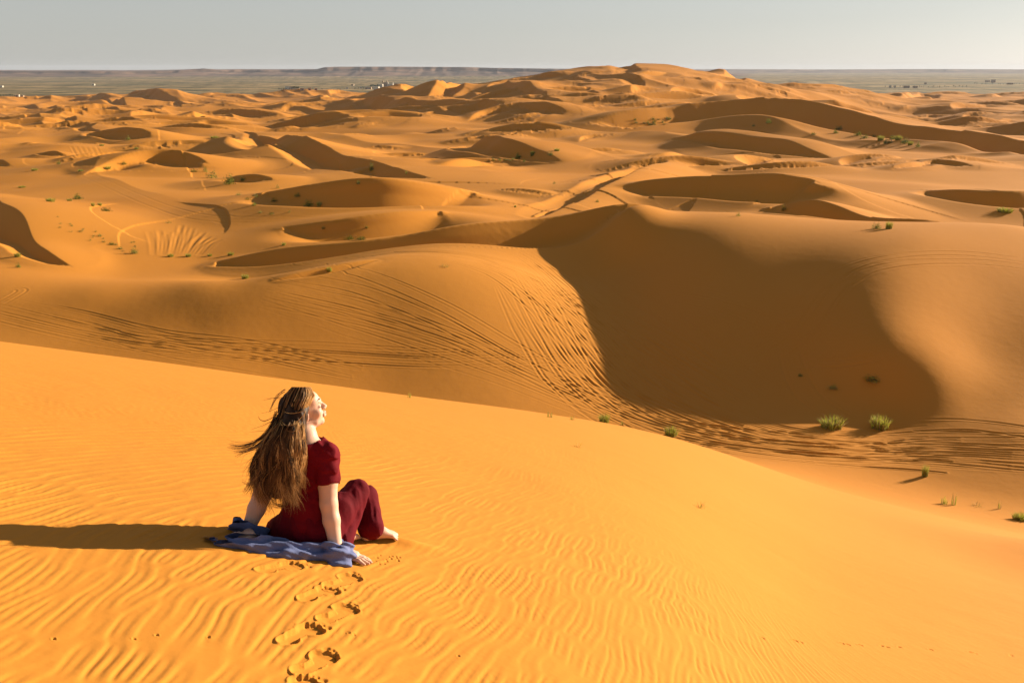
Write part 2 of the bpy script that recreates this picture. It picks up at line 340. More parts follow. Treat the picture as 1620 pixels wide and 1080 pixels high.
# wind ripples on the near dune: many short oriented wave packets summed on a 1.2 cm lattice
def ripple_field():
    x0, x1, y0, y1, dx = -7.5, 8.5, 1.6, 14.0, 0.012
    nx, ny = int((x1-x0)/dx), int((y1-y0)/dx); G = np.zeros((ny, nx), np.float32); rs = np.random.RandomState(11)
    n = 26000; hw = 26; oy, ox = np.mgrid[-hw:hw+1, -hw:hw+1]*dx
    px = rs.uniform(x0, x1, n); py = y0 + (y1-y0)*rs.rand(n)
    for i in range(n):
        X, Y = px[i], py[i]
        th = math.radians(7 + 24*sstep(3.2, 5.5, Y)*sstep(0.6, -1.6, X) + 20*sstep(5, 9, Y)*sstep(1, -3, X) - 20*sstep(0.3, 2.2, X)) + 0.35*(vnoise(X/.7, Y/.7, 2)-.5) + rs.normal(0, .10)
        lam = 0.082*(1+.22*(vnoise(X/.9, Y/.9, 5)-.5)+rs.normal(0, .03))*(1+.1*sstep(4, 8, Y))*(1-.18*sstep(0, 2, X))
        ix = int((X-x0)/dx); iy = int((Y-y0)/dx)
        if ix < hw or iy < hw or ix >= nx-hw-1 or iy >= ny-hw-1: continue
        ph = 2*math.pi*((X*math.cos(th)-Y*math.sin(th))/lam)
        c, s = math.cos(th), math.sin(th)
        a = ox*c-oy*s; b = ox*s+oy*c
        # phase anchored to a global carrier so neighbouring packets agree
        G[iy-hw:iy+hw+1, ix-hw:ix+hw+1] += np.exp(-(a*a/.013+b*b/.024))*np.cos(2*math.pi*a/lam + ph + .5*rs.normal())
    G /= G.std()
    gy, gx = np.gradient(G, dx)
    G = (np.tanh(G*.95)+1)/2; G = 2*(1-(1-G)**2.2)-1
    return G, x0, y0, dx
RG, rx0, ry0, rdx = ripple_field()
def ripple(X, Y):
    fx = (X-rx0)/rdx; fy = (Y-ry0)/rdx; ny, nx = RG.shape
    ok = (fx > 2) & (fy > 2) & (fx < nx-3) & (fy < ny-3)
    fx = np.clip(fx, 2, nx-3); fy = np.clip(fy, 2, ny-3)
    def smp(fx, fy):                                       # smooth B-spline look-up
        ix = fx.astype(int); iy = fy.astype(int); a = (fx-ix).astype(np.float32); b = (fy-iy).astype(np.float32)
        wt = lambda t: ((1-t)**3/6, (3*t**3-6*t*t+4)/6, (-3*t**3+3*t*t+3*t+1)/6, t**3/6)
        wa, wb = wt(a), wt(b); o = 0
        for p in range(4):
            for q in range(4): o = o+wa[q]*wb[p]*RG[np.clip(iy+p-1, 0, ny-1), np.clip(ix+q-1, 0, nx-1)]
        return o
    r = smp(fx, fy)
    # lean the crests: steeper towards -X
    r = smp(np.clip(fx - r*1.6, 0, nx-2), fy)
    return r*ok
nr0, nr1 = np.searchsorted(D, [2.1, 14.5])
sub = (slice(nr0, nr1), slice(0, nc))
Xs, Ys, As, Ds = XX[sub], YY[sub], AA[sub], DD[sub]
# shallow hollow and swell on the right of the near dune
def gauss(X, Y, cx, cy, sx, sy, rot=0):
    c, s = math.cos(rot), math.sin(rot); a = (X-cx)*c+(Y-cy)*s; b = -(X-cx)*s+(Y-cy)*c
    return np.exp(-(a/sx)**2-(b/sy)**2)
ZN = ZN + 0.55*gauss(XX, YY, 9.3, 11.5, 2.6, 3.5) - 0.10*gauss(XX, YY, 6.2, 11.5, 2.2, 2.5)
ZN = ZN + (vnoise(XX/1.9, YY/2.3, 31)-.5)*0.05*sstep(30, 12, DD) + (vnoise(XX/.45, YY/.6, 33)-.5)*0.008*sstep(14, 6, DD)
Z = smax(ZN, ZB2, 0.3+1.3*sstep(.12, .30, AA))
NEAR = ZN > ZB2                      # vertices of the near dune
amp = np.clip(0.15+1.0*sstep(8.2, 4.2, Ds+0.9*sstep(0.2, 2.2, Xs)*1.2 - 0.9*sstep(0.5, -2.5, Xs)*2.6), 0, 1)
amp *= 0.55+0.45*sstep(.25, .7, vnoise(Xs/.8, Ys/1.1, 8))
amp *= sstep(13, 9, Ds)*(1-0.6*sstep(0.2, 2.2, Xs))
rp = ripple(Xs, Ys)*0.0040*amp
# smooth out the sand where she sits
flat = gauss(Xs, Ys, -0.95, 4.75, .45, .34)
rp *= 1-.85*np.clip(flat*1.3, 0, 1)
Z[sub] += rp

Tt = -Z/DD
def hit(u, v, dmin=2.3):
    """world position of the ground seen at photo point (u, v)"""
    a, t = ray(u, v); a = float(a); j = min(max(np.searchsorted(AZ, a)-1, 0), nc-2); f = (a-AZ[j])/(AZ[j+1]-AZ[j])
    col = Tt[:, j]*(1-f)+Tt[:, j+1]*f; k0 = np.searchsorted(D, dmin)
    m = col[k0:] <= float(t)
    k = k0+int(np.argmax(m)) if m.any() else nr-60
    if k > 0 and m.any() and k > k0:
        w = (col[k-1]-t)/(col[k-1]-col[k]+1e-12); d = D[k-1]+(D[k]-D[k-1])*float(np.clip(w, 0, 1))
    else: d = D[k]
    return Vector((d*math.sin(a), d*math.cos(a), -float(t)*d))
def ground_z(x, y):
    d = math.hypot(x, y); a = math.atan2(x, y); i = min(max(np.searchsorted(D, d)-1, 0), nr-2); j = min(max(np.searchsorted(AZ, a)-1, 0), nc-2)
    fi = (d-D[i])/(D[i+1]-D[i]); fj = (a-AZ[j])/(AZ[j+1]-AZ[j])
    return float((Z[i, j]*(1-fj)+Z[i, j+1]*fj)*(1-fi)+(Z[i+1, j]*(1-fj)+Z[i+1, j+1]*fj)*fi)

# ------------------------------------------------------------------ wheel tracks pressed into the sand
def stamp_line(pts, w, dep, far_fade=False):
    pts = np.asarray(pts); n = len(pts); fade = np.sin(np.linspace(0.12, math.pi-.12, n))**.5
    done = {}
    r0 = np.searchsorted(D, np.hypot(pts[:, 0], pts[:, 1]).min()-4*w); r1 = np.searchsorted(D, np.hypot(pts[:, 0], pts[:, 1]).max()+4*w)
    aa = np.arctan2(pts[:, 0], pts[:, 1]); dmn = np.hypot(pts[:, 0], pts[:, 1]).min()
    c0, c1 = np.searchsorted(AZ, [aa.min()-4*w/dmn, aa.max()+4*w/dmn])
    if r1 <= r0 or c1 <= c0: return
    best = np.full((r1-r0, c1-c0), 1e9, np.float32); amp_ = np.zeros_like(best)
    for i in range(n-1):
        ax, ay = pts[i][:2]; bx, by = pts[i+1][:2]
        if math.hypot(bx-ax, by-ay) > 12+0.05*math.hypot(ax, ay): continue
        d_ = np.hypot([ax, bx], [ay, by]); an = np.arctan2([ax, bx], [ay, by]); pad = 3.2*w
        i0, i1 = np.searchsorted(D, [d_.min()-pad, d_.max()+pad]); j0, j1 = np.searchsorted(AZ, [an.min()-pad/d_.min(), an.max()+pad/d_.min()])
        if i1 <= i0 or j1 <= j0: continue
        X = XX[i0:i1, j0:j1]; Y = YY[i0:i1, j0:j1]; vx, vy = bx-ax, by-ay
        t = np.clip(((X-ax)*vx+(Y-ay)*vy)/(vx*vx+vy*vy+1e-9), 0, 1)
        d2 = np.hypot(X-ax-t*vx, Y-ay-t*vy)
        s = (slice(max(i0-r0, 0), i1-r0), slice(max(j0-c0, 0), j1-c0)); b = best[s]
        d2 = d2[-b.shape[0]:, -b.shape[1]:] if d2.shape != b.shape else d2
        if d2.shape != b.shape: continue
        m = d2 < b; b[m] = d2[m]; amp_[s][m] = fade[i]
    q = best/w
    prof = -np.exp(-q**2.0)+0.75*np.exp(-((q-1.75)/.65)**2)
    TR[r0:r1, c0:c1] += prof*amp_*dep
TR = np.zeros_like(Z)
rt = random.Random(4)
def bundle(path, n, spread, gauge, w=.12, dep=.05, wob=1.0, cut=True, seed=1):
    r = random.Random(seed); P_ = spline(np.array(path, float), 10); m = len(P_)
    tx = np.gradient(P_[:, 0]); ty = np.gradient(P_[:, 1]); L = np.hypot(tx, ty)+1e-6; nx_, ny_ = -ty/L, tx/L
    sp = np.interp(np.linspace(0, 1, m), np.linspace(0, 1, len(spread)), spread)
    for k in range(n):
        o = r.uniform(-1, 1); o2 = o+r.gauss(0, .45*wob); s = np.linspace(0, 1, m)
        off = (o*(1-s)+o2*s + .22*wob*np.sin(s*r.uniform(2, 7)+r.uniform(0, 6)))*sp
        a, b = (0, m) if not cut else (int(m*max(0, r.uniform(-.4, .45))), int(m*min(1, r.uniform(.55, 1.5))))
        if b-a < 5: continue
        W_ = [hit(P_[i, 0]+nx_[i]*off[i], P_[i, 1]+ny_[i]*off[i], 24) for i in range(a, b)]
        W_ = np.array([(p.x, p.y) for p in W_]); t = np.gradient(W_, axis=0); l = np.hypot(t[:, 0], t[:, 1])+1e-6
        N = np.column_stack([-t[:, 1]/l, t[:, 0]/l]); dd_ = .30*dep*r.uniform(.4, 1.35)
        for sg in ((-.5, .5) if gauge else (0,)):
            stamp_line(W_+N*sg*gauge*r.uniform(.9, 1.1), w*.56, dd_*.72)
bundle([(560,407),(690,405),(780,425),(850,462),(920,515),(980,575),(1040,622),(1120,660),(1240,692),(1420,708),(1640,716)], 28, [4,6,10,22,34,40,36,24,16,12,14], 1.0, w=.11, dep=.040, seed=3)
bundle([(820,440),(860,500),(905,570),(960,625),(1040,665),(1160,690)], 20, [26,42,48,36,24,14], 0.9, w=.11, dep=.040, seed=5)
bundle([(-20,492),(150,532),(300,552),(500,560),(700,570),(900,566),(1150,572)], 11, [10,12,12,10,8,8,12], 1.0, w=.11, dep=.034, seed=7)
bundle([(-20,475),(120,505),(250,540),(400,565),(560,600)], 7, [10,14,14,18,20], 1.0, w=.10, dep=.04, seed=8)
bundle([(430,450),(560,480),(690,525),(800,572),(950,640),(1100,690),(1250,712)], 11, [40,44,36,26,18,12,12], 1.0, w=.11, dep=.036, seed=9)
bundle([(1060,682),(1200,702),(1340,712),(1480,708),(1660,716)], 15, [10,16,20,24,30], 1.1, w=.12, dep=.060, seed=12, wob=.6)
bundle([(1180,706),(1340,722),(1500,727),(1660,742)], 10, [6,10,14,18], 1.1, w=.10, dep=.05, seed=13, wob=.6)
bundle([(1450,673),(1540,676),(1660,692)], 2, [2,4,6], 1.1, w=.11, dep=.06, seed=14, cut=False)
bundle([(1660,424),(1560,410),(1470,408),(1400,415),(1350,432),(1310,462),(1270,520),(1220,560)], 6, [4,5,5,7,12,16,20,20], 1.1, w=.13, dep=.055, seed=16)
bundle([(740,378),(820,392),(880,425),(960,490),(1060,560),(1180,640)], 9, [8,14,24,40,50,40], 1.0, w=.12, dep=.05, seed=18)
bundle([(950,460),(1050,462),(1150,480),(1260,520)], 4, [14,10,14,18], 1.0, w=.11, dep=.035, seed=19)
bundle([(1232,545),(1240,590),(1262,630),(1300,655)], 1, [0,0], 0, w=.13, dep=.05, seed=20, cut=False)
bundle([(1262,545),(1280,595),(1305,630),(1350,660)], 1, [0,0], 0, w=.13, dep=.05, seed=21, cut=False)
bundle([(1270,570),(1320,575),(1385,560)], 3, [6,8,8], 0, w=.14, dep=.05, seed=22)
bundle([(140,278),(250,325),(330,345),(450,347),(540,343)], 1, [0,0], 1.7, w=.30, dep=.07, seed=23, cut=False)
for k in range(15):
    x = 243+k*5.5; l = rt.uniform(30, 52)
    bundle([(x+k*3.2-8, 402-l+k*.8), (x+k*1.5-2, 402-l*.5), (x, 403)], 1, [0,0], 0, w=.30, dep=.12, seed=30+k, cut=False)
for k in range(6):
    x = 112+k*8; bundle([(x, 231), (x+9, 247)], 1, [0,0], 0, w=.35, dep=.15, seed=50+k, cut=False)
bundle([(-30,470),(-8,463),(15,458),(30,457),(33,461),(15,472),(0,480)], 1, [0,0], .5, w=.12, dep=.07, seed=60, cut=False)
TR = np.clip(TR, -.13, .11)
Z += np.where(NEAR, 0, TR)
Tt = -Z/DD

# ------------------------------------------------------------------ footprints beside her
FP_X, FP_Y = Xs, Ys; FPZ = np.zeros_like(Xs); RPK = np.ones_like(Xs)
def footprint(u, v, ang, side, deep=1.0, heel_only=False):
    """one bare foot pressed in the sand; ang from +Y towards +X, side +1 right foot"""
    p = hit(u, v); c, s = math.cos(ang), math.sin(ang); L = .235
    m = (np.abs(Xs-p.x) < .25) & (np.abs(Ys-p.y) < .25)
    dx = (Xs[m]-p.x)/1.12; dy = (Ys[m]-p.y)/1.12; f = dx*s+dy*c; r = (dx*c-dy*s)*side
    def ell(cx, cf, rx, rf): return 1-np.sqrt(((r-cx)/rx)**2+((f-cf)/rf)**2)
    wob_ = (vnoise(Xs[m]/.02, Ys[m]/.02, 50)-.5)*.16
    sd = np.maximum.reduce([ell(0, -.080, .031, .040)*1.0, ell(.008, -.02, .024, .075)*1.0, ell(-.002, .050, .044, .045)])
    t5 = np.maximum.reduce([ell(-.028, .105, .015, .019)]+[ell(-.008+.014*i, .110-.006*i-.002*i*i, .0085, .013) for i in range(4)])
    hol = sstep(-.02, .14, sd+wob_)*.0092 + sstep(0, .4, t5)*.0055 + np.clip(ell(0, -.080, .028, .036), 0, 1)*.004
    rim = np.exp(-((sd+wob_+.14)/.12)**2)*.0045
    push = sstep(.055, .085, f)*sstep(.15, .10, f)*np.exp(-(r/.05)**2)*.004
    ins_ = sstep(-.22, .02, np.maximum(sd, t5)); RPK[m] *= 1-.9*ins_
    FPZ[m] += (-hol+rim+push)*deep
for (u, v, a, s_, dp) in [(543,918,24,1,1.0),(506,938,24,-1,1.15),(536,969,22,1,1.2),(478,1002,22,-1,1.35),(500,1047,20,1,1.3),(466,1090,20,-1,1.1),(446,897,36,-1,1.0)]:
    footprint(u, v, math.radians(a), s_, dp)
def pit(u, v, r_, dep, el=1.0):
    p = hit(u, v); d = np.hypot((Xs-p.x)/el, Ys-p.y)/r_
    global FPZ
    FPZ += -dep*np.exp(-d**4)+dep*.35*np.exp(-((d-1.45)/.35)**2)
rb = random.Random(8)
for (u, v, r_, dp) in [(524,930,.012,.007),(501,989,.012,.007)]: pit(u, v, r_, dp)
for (u, v) in [(1258,1013),(1266,1015),(1332,1017),(1341,1019),(1361,1020),(1395,1021),(1404,1023),(1423,1023),(1472,1027),(1535,1031),(1543,1033),(1600,1036),(1205,1008)]:
    pit(u, v, .009, .010, 1.8)
for k in range(16): pit(rb.uniform(592, 632), rb.uniform(878, 893), rb.uniform(.005, .008), .006)
for (u, v) in [(85,1010),(212,1010),(248,1004),(330,1007),(560,1003),(552,1000),(725,1037)]: pit(u, v, .006, .006)
Z[sub] += FPZ + rp*(RPK-1)
# sand heaped in front of her foot
pf = hit(600, 850); Z[sub] += .035*gauss(Xs, Ys, pf.x+.10, pf.y-.02, .16, .05, .25)
Tt = -Z/DD

# ------------------------------------------------------------------ tablelands on the horizon
sk_u = [-400,0,60,140,200,255,290,322,345,380,430,500,512,530,620,740,775,800,860,930,1000,2200]
sk_v = [112.6,112.5,113,112.6,113.2,112.5,111,108.6,110.8,110,110.6,110,107,106,105.8,106.4,107.6,108,108.8,109.5,110,111]
au, _ = ray(sk_u, [110]*len(sk_u))
def mesa(lo, foot, wid, skv, su):
    am, _t = ray(su, [110]*len(su)); tv = np.interp(AA, am, [float(ray(810, v)[1]) for v in skv])
    gul = vnoise(AA*DD/95, DD/420, 81)*.55+vnoise(AA*DD/38, DD/200, 82)*.3+vnoise(AA*DD/230, DD/900, 83)*.5
    x = (DD-foot-170*(gul-.6)+120*np.sin(AA*31))/wid
    top = -tv*(foot+wid)+45
    p = .62*sstep(0, .75, x)+.38*sstep(.72, .80, x)
    p = p*(1-.22*(1-sstep(.6, .9, x))*np.abs(2*vnoise(AA*DD/60, DD/350, 84)-1)*sstep(.1, .4, x))
    return np.where(DD > lo, top*p, 0)
hill = np.maximum(mesa(5500, 5950, 620, sk_v, sk_u)*(1-sstep(.16, .24, AA)), mesa(10300, 10900, 900, [111.2,111.2,110.6,109.9,110.4,110.0,109.6,110.2,110.4], [-400,900,1000,1150,1300,1390,1480,1620,2200])*sstep(-.35, -.1, AA))
far_m = (DD > 5500)
Z = np.where(far_m, -45+hill, Z)
HILL = np.clip(hill/6, 0, 1)
Tt = -Z/DD
# ------------------------------------------------------------------ the ground mesh
def build_ground():
    co = np.empty((nr*nc+1, 3), np.float32)
    co[:-1, 0] = XX.ravel(); co[:-1, 1] = YY.ravel(); co[:-1, 2] = Z.ravel(); co[-1] = (0, 0, -1.65)
    me = bpy.data.meshes.new('ground'); me.vertices.add(len(co)); me.vertices.foreach_set('co', co.ravel())
    i = np.arange(nr-1)[:, None]*nc; j = np.arange(nc)[None]; jn = (j+1) % nc
    q = np.stack([i+j, i+jn, i+nc+jn, i+nc+j], -1).reshape(-1, 4)[:, ::-1]
    jj = np.arange(nc); tri = np.stack([np.full(nc, nr*nc), jj, (jj+1) % nc], -1)[:, ::-1]
    lv = np.concatenate([q.ravel(), tri.ravel()]).astype(np.int32)
    ls = np.concatenate([np.arange(len(q))*4, len(q)*4+np.arange(nc)*3]).astype(np.int32)
    me.loops.add(len(lv)); me.loops.foreach_set('vertex_index', lv)
    me.polygons.add(len(ls)); me.polygons.foreach_set('loop_start', ls)
    me.update(calc_edges=True)
    # where sand gives way to the gravel plain
    edge = 1780+260*(vnoise(XX/220, YY/220, 61)-.5)+180*(vnoise(XX/70, YY/70, 62)-.5)
    pl = sstep(-60, 60, DD-edge).ravel()
    at = me.attributes.new('plain', 'FLOAT', 'POINT'); at.data.foreach_set('value', np.append(pl, 0).astype(np.float32))
    at = me.attributes.new('hill', 'FLOAT', 'POINT'); at.data.foreach_set('value', np.append(HILL.ravel(), 0).astype(np.float32))
    return me
def nodes(m):
    m.use_nodes = True; t = m.node_tree; t.nodes.clear(); return t, t.nodes, t.links
def sand_material():
    m = bpy.data.materials.new('sand'); t, N, L = nodes(m)
    out = N.new('ShaderNodeOutputMaterial'); b = N.new('ShaderNodeBsdfPrincipled'); L.new(b.outputs[0], out.inputs[0])
    b.inputs['Roughness'].default_value = .95; b.inputs['Specular IOR Level'].default_value = .12
    geo = N.new('ShaderNodeNewGeometry')
    def noise(scale, det=4, r=.55):
        n = N.new('ShaderNodeTexNoise'); n.inputs['Scale'].default_value = scale; n.inputs['Detail'].default_value = det
        n.inputs['Roughness'].default_value = r; L.new(geo.outputs['Position'], n.inputs['Vector']); return n
    def ramp(src, stops):
        r = N.new('ShaderNodeValToRGB'); e = r.color_ramp.elements
        while len(e) < len(stops): e.new(.5)
        for k, (p, c) in enumerate(stops): e[k].position = p; e[k].color = (*c, 1)
        L.new(src, r.inputs[0]); return r
    def mix(fac, a, c, mode='MIX'):
        x = N.new('ShaderNodeMix'); x.data_type = 'RGBA'; x.blend_type = mode
        if isinstance(fac, float): x.inputs[0].default_value = fac
        else: L.new(fac, x.inputs[0])
        L.new(a, x.inputs[6]); L.new(c, x.inputs[7]); return x.outputs[2]
    big = ramp(noise(.03, 5).outputs[0], [(.3, (.63, .247, .032)), (.7, (.69, .282, .041))])
    grain = ramp(noise(420, 2).outputs[0], [(.25, (.84, .84, .84)), (.75, (1, 1, 1))])
    sandc = mix(1.0, big.outputs[0], grain.outputs[0], 'MULTIPLY')
    mp = N.new('ShaderNodeMapping'); mp.inputs['Scale'].default_value = (.0022, .0042, 0); L.new(geo.outputs['Position'], mp.inputs[0])
    n2 = N.new('ShaderNodeTexNoise'); n2.inputs['Scale'].default_value = 1.0; n2.inputs['Detail'].default_value = 7; L.new(mp.outputs[0], n2.inputs[0])
    pc = ramp(n2.outputs[0], [(.32, (.15, .135, .06)), (.48, (.30, .21, .09)), (.60, (.44, .29, .13)), (.72, (.60, .40, .19))])
    mp3 = N.new('ShaderNodeMapping'); mp3.inputs['Scale'].default_value = (.030, .0045, 0); L.new(geo.outputs['Position'], mp3.inputs[0])
    n3 = N.new('ShaderNodeTexNoise'); n3.inputs['Scale'].default_value = 1.0; n3.inputs['Detail'].default_value = 8; n3.inputs['Roughness'].default_value = .8; L.new(mp3.outputs[0], n3.inputs[0])
    sc = ramp(n3.outputs[0], [(.45, (1.0, 1.0, 1.0)), (.56, (.28, .33, .20))])
    pc2 = mix(1.0, pc.outputs[0], sc.outputs[0], 'MULTIPLY')
    at = N.new('ShaderNodeAttribute'); at.attribute_name = 'plain'
    mp2 = N.new('ShaderNodeMapping'); mp2.inputs['Scale'].default_value = (.004, .004, .09); L.new(geo.outputs['Position'], mp2.inputs[0])
    n4 = N.new('ShaderNodeTexNoise'); n4.inputs['Detail'].default_value = 6; n4.inputs['Scale'].default_value = 1.0; L.new(mp2.outputs[0], n4.inputs[0])
    hc = ramp(n4.outputs[0], [(.35, (.08, .055, .045)), (.5, (.16, .10, .07)), (.65, (.26, .16, .11))])
    ah = N.new('ShaderNodeAttribute'); ah.attribute_name = 'hill'
    L.new(mix(ah.outputs['Fac'], mix(at.outputs['Fac'], sandc, pc2), hc.outputs[0]), b.inputs['Base Color'])
    bp = N.new('ShaderNodeBump'); bp.inputs['Strength'].default_value = .35; bp.inputs['Distance'].default_value = .002
    L.new(noise(260, 3).outputs[0], bp.inputs['Height'])
    b2 = N.new('ShaderNodeBump'); b2.inputs['Strength'].default_value = .5; b2.inputs['Distance'].default_value = .03
    L.new(noise(1.6, 5, .6).outputs[0], b2.inputs['Height']); L.new(bp.outputs[0], b2.inputs['Normal'])
    L.new(b2.outputs[0], b.inputs['Normal'])
    return m
SAND = sand_material()
ground = link('ground', build_ground(), SAND); ground['kind'] = 'structure'
# ------------------------------------------------------------------ plants
def simple_mat(name, c1, c2, scale=8, rough=.8, trans=0.0):
    m = bpy.data.materials.new(name); t, N, L = nodes(m)
    out = N.new('ShaderNodeOutputMaterial'); b = N.new('ShaderNodeBsdfPrincipled'); b.inputs['Roughness'].default_value = rough
    b.inputs['Specular IOR Level'].default_value = .25
    tc = N.new('ShaderNodeTexCoord'); n = N.new('ShaderNodeTexNoise'); n.inputs['Scale'].default_value = scale; n.inputs['Detail'].default_value = 4
    L.new(tc.outputs['Object'], n.inputs[0]); r = N.new('ShaderNodeValToRGB'); r.color_ramp.elements[0].position = .35; r.color_ramp.elements[1].position = .65
    r.color_ramp.elements[0].color = (*c1, 1); r.color_ramp.elements[1].color = (*c2, 1); L.new(n.outputs[0], r.inputs[0]); L.new(r.outputs[0], b.inputs['Base Color'])
    if trans:
        tr = N.new('ShaderNodeBsdfTranslucent'); L.new(r.outputs[0], tr.inputs[0]); mx = N.new('ShaderNodeMixShader'); mx.inputs[0].default_value = trans
        L.new(b.outputs[0], mx.inputs[1]); L.new(tr.outputs[0], mx.inputs[2]); L.new(mx.outputs[0], out.inputs[0])
    else: L.new(b.outputs[0], out.inputs[0])
    return m
M_GRASS = simple_mat('fresh_grass', (.28, .33, .03), (.55, .50, .08), 14, trans=.35)
M_DRY = simple_mat('dry_grass', (.30, .22, .07), (.45, .34, .12), 14, trans=.3)
M_BUSH = simple_mat('bush_leaf', (.045, .07, .018), (.11, .14, .03), 10, trans=.2)
def tuft_mesh(name, n, seed, spread=.5, lean=.55, wid=.014, up=1.0, mats=(M_GRASS,)):
    """grass clump one unit tall on a unit-wide foot"""
    r = random.Random(seed); V, F, MI = [], [], []
    for k in range(n):
        a = r.uniform(0, 2*math.pi); rad = spread*math.sqrt(r.random())*.7; x, y = rad*math.cos(a), rad*math.sin(a)
        h = up*r.uniform(.45, 1.0)*(1-.35*rad/spread); ln = lean*r.uniform(.2, 1)*(.3+rad/spread); b = a+r.gauss(0, .6); lx, ly = math.cos(b)*ln*h, math.sin(b)*ln*h
        w = wid*r.uniform(.7, 1.3); p = b+math.pi/2+r.gauss(0, .7); wx, wy = math.cos(p)*w, math.sin(p)*w; i = len(V); mi = r.randrange(len(mats))
        for t, ww in ((-.06, 1), (.35, .95), (.7, .7), (1, .12)):
            cx, cy, cz = x+lx*t*t, y+ly*t*t, h*(t-.18*t*t*ln)
            V += [(cx-wx*ww, cy-wy*ww, cz), (cx+wx*ww, cy+wy*ww, cz)]
        for q in range(3): F.append((i+2*q, i+2*q+1, i+2*q+3, i+2*q+2)); MI.append(mi)
    me = bpy.data.meshes.new(name); me.from_pydata(V, [], F)
    for m in mats: me.materials.append(m)
    me.polygons.foreach_set('material_index', MI); me.update(); return me
def bush_mesh(name, n, seed, mats):
    """low rounded desert shrub: twigs carrying many leaf-sized faces"""
    r = random.Random(seed); V, F, MI = [], [], []
    for k in range(n):
        a = r.uniform(0, 2*math.pi); el = math.asin(r.uniform(-.05, 1)); rr = .5*r.uniform(.35, 1.0)*(1+.25*math.sin(3*a+seed)); z0 = .02
        cx, cy, cz = rr*math.cos(a)*math.cos(el), rr*math.sin(a)*math.cos(el), z0+rr*1.7*math.sin(el)
        s = r.uniform(.03, .075); u = Vector((r.gauss(0, 1), r.gauss(0, 1), r.gauss(0, 1))).normalized(); v = u.orthogonal().normalized(); c = Vector((cx, cy, cz)); i = len(V)
        V += [tuple(c-u*s), tuple(c+v*s*.45), tuple(c+u*s), tuple(c-v*s*.45)]; F.append((i, i+1, i+2, i+3)); MI.append(r.randrange(len(mats)))
    for k in range(10):
        a = r.uniform(0, 2*math.pi); el = r.uniform(.4, 1.4); L = .5; d = Vector((math.cos(a)*math.cos(el), math.sin(a)*math.cos(el), math.sin(el)*1.5))*L; i = len(V)
        V += [(-.01, 0, -.03), (.01, 0, -.03), tuple(d)]; F.append((i, i+1, i+2)); MI.append(0)
    me = bpy.data.meshes.new(name); me.from_pydata(V, [], F)
    for m in mats: me.materials.append(m)
    me.polygons.foreach_set('material_index', MI); me.update(); return me
T_FULL = [tuft_mesh('grass_clump', 260, s, .5, .5, .013, mats=(M_GRASS, M_GRASS, M_DRY)) for s in (1, 2)]
T_THIN = [tuft_mesh('thin_grass', 26, s, .4, .25, .02, mats=(M_GRASS, M_GRASS, M_DRY)) for s in (3, 4)]
T_DRY = [tuft_mesh('dry_clump', 34, s, .5, .9, .012, mats=(M_DRY, M_DRY, M_GRASS)) for s in (5, 6)]
T_BUSH = [bush_mesh('bush', 420, s, (M_BUSH, M_BUSH, M_GRASS)) for s in (7, 8, 9)]
T_PALE = [bush_mesh('pale_bush', 300, s, (M_GRASS, M_DRY, M_BUSH)) for s in (10, 11)]
KIND = {'f': ('grass_tuft', 'grass', T_FULL), 't': ('grass_tuft', 'grass', T_THIN), 'd': ('dry_tuft', 'dry grass', T_DRY), 'b': ('desert_bush', 'bush', T_BUSH), 'p': ('desert_bush', 'bush', T_PALE)}
rp_ = random.Random(3)
def plant(kind, u, v, hpx, wpx, label, group=None, dmin=8):
    p = hit(u, v, dmin); d = p.length; nm, cat, ms = KIND[kind]; me = rp_.choice(ms)
    o = bpy.data.objects.new(nm, me); COL.objects.link(o); o.location = (p.x, p.y, p.z-.01*d/40)
    w = wpx*d/FPX; h = hpx*d/FPX*1.05; k = 1.0 if kind in 'ftd' else 1.15
    o.scale = (w, w*.9, h*k); o.rotation_euler = (0, 0, rp_.uniform(0, 6.28))
    tag(o, label, cat, group); return o
G1 = 'grass tufts along the brow of the near dune'; G2 = 'grass tufts in the wheel-marked hollow'; G3 = 'bushes scattered over the middle dunes'
G4 = 'row of bushes under the big right-hand ridge'; G5 = 'bushes in the shade of the central hollow'; G6 = 'weeds at the foot of the tracked slope'; G7 = 'bushes dotting the lit valley on the left'
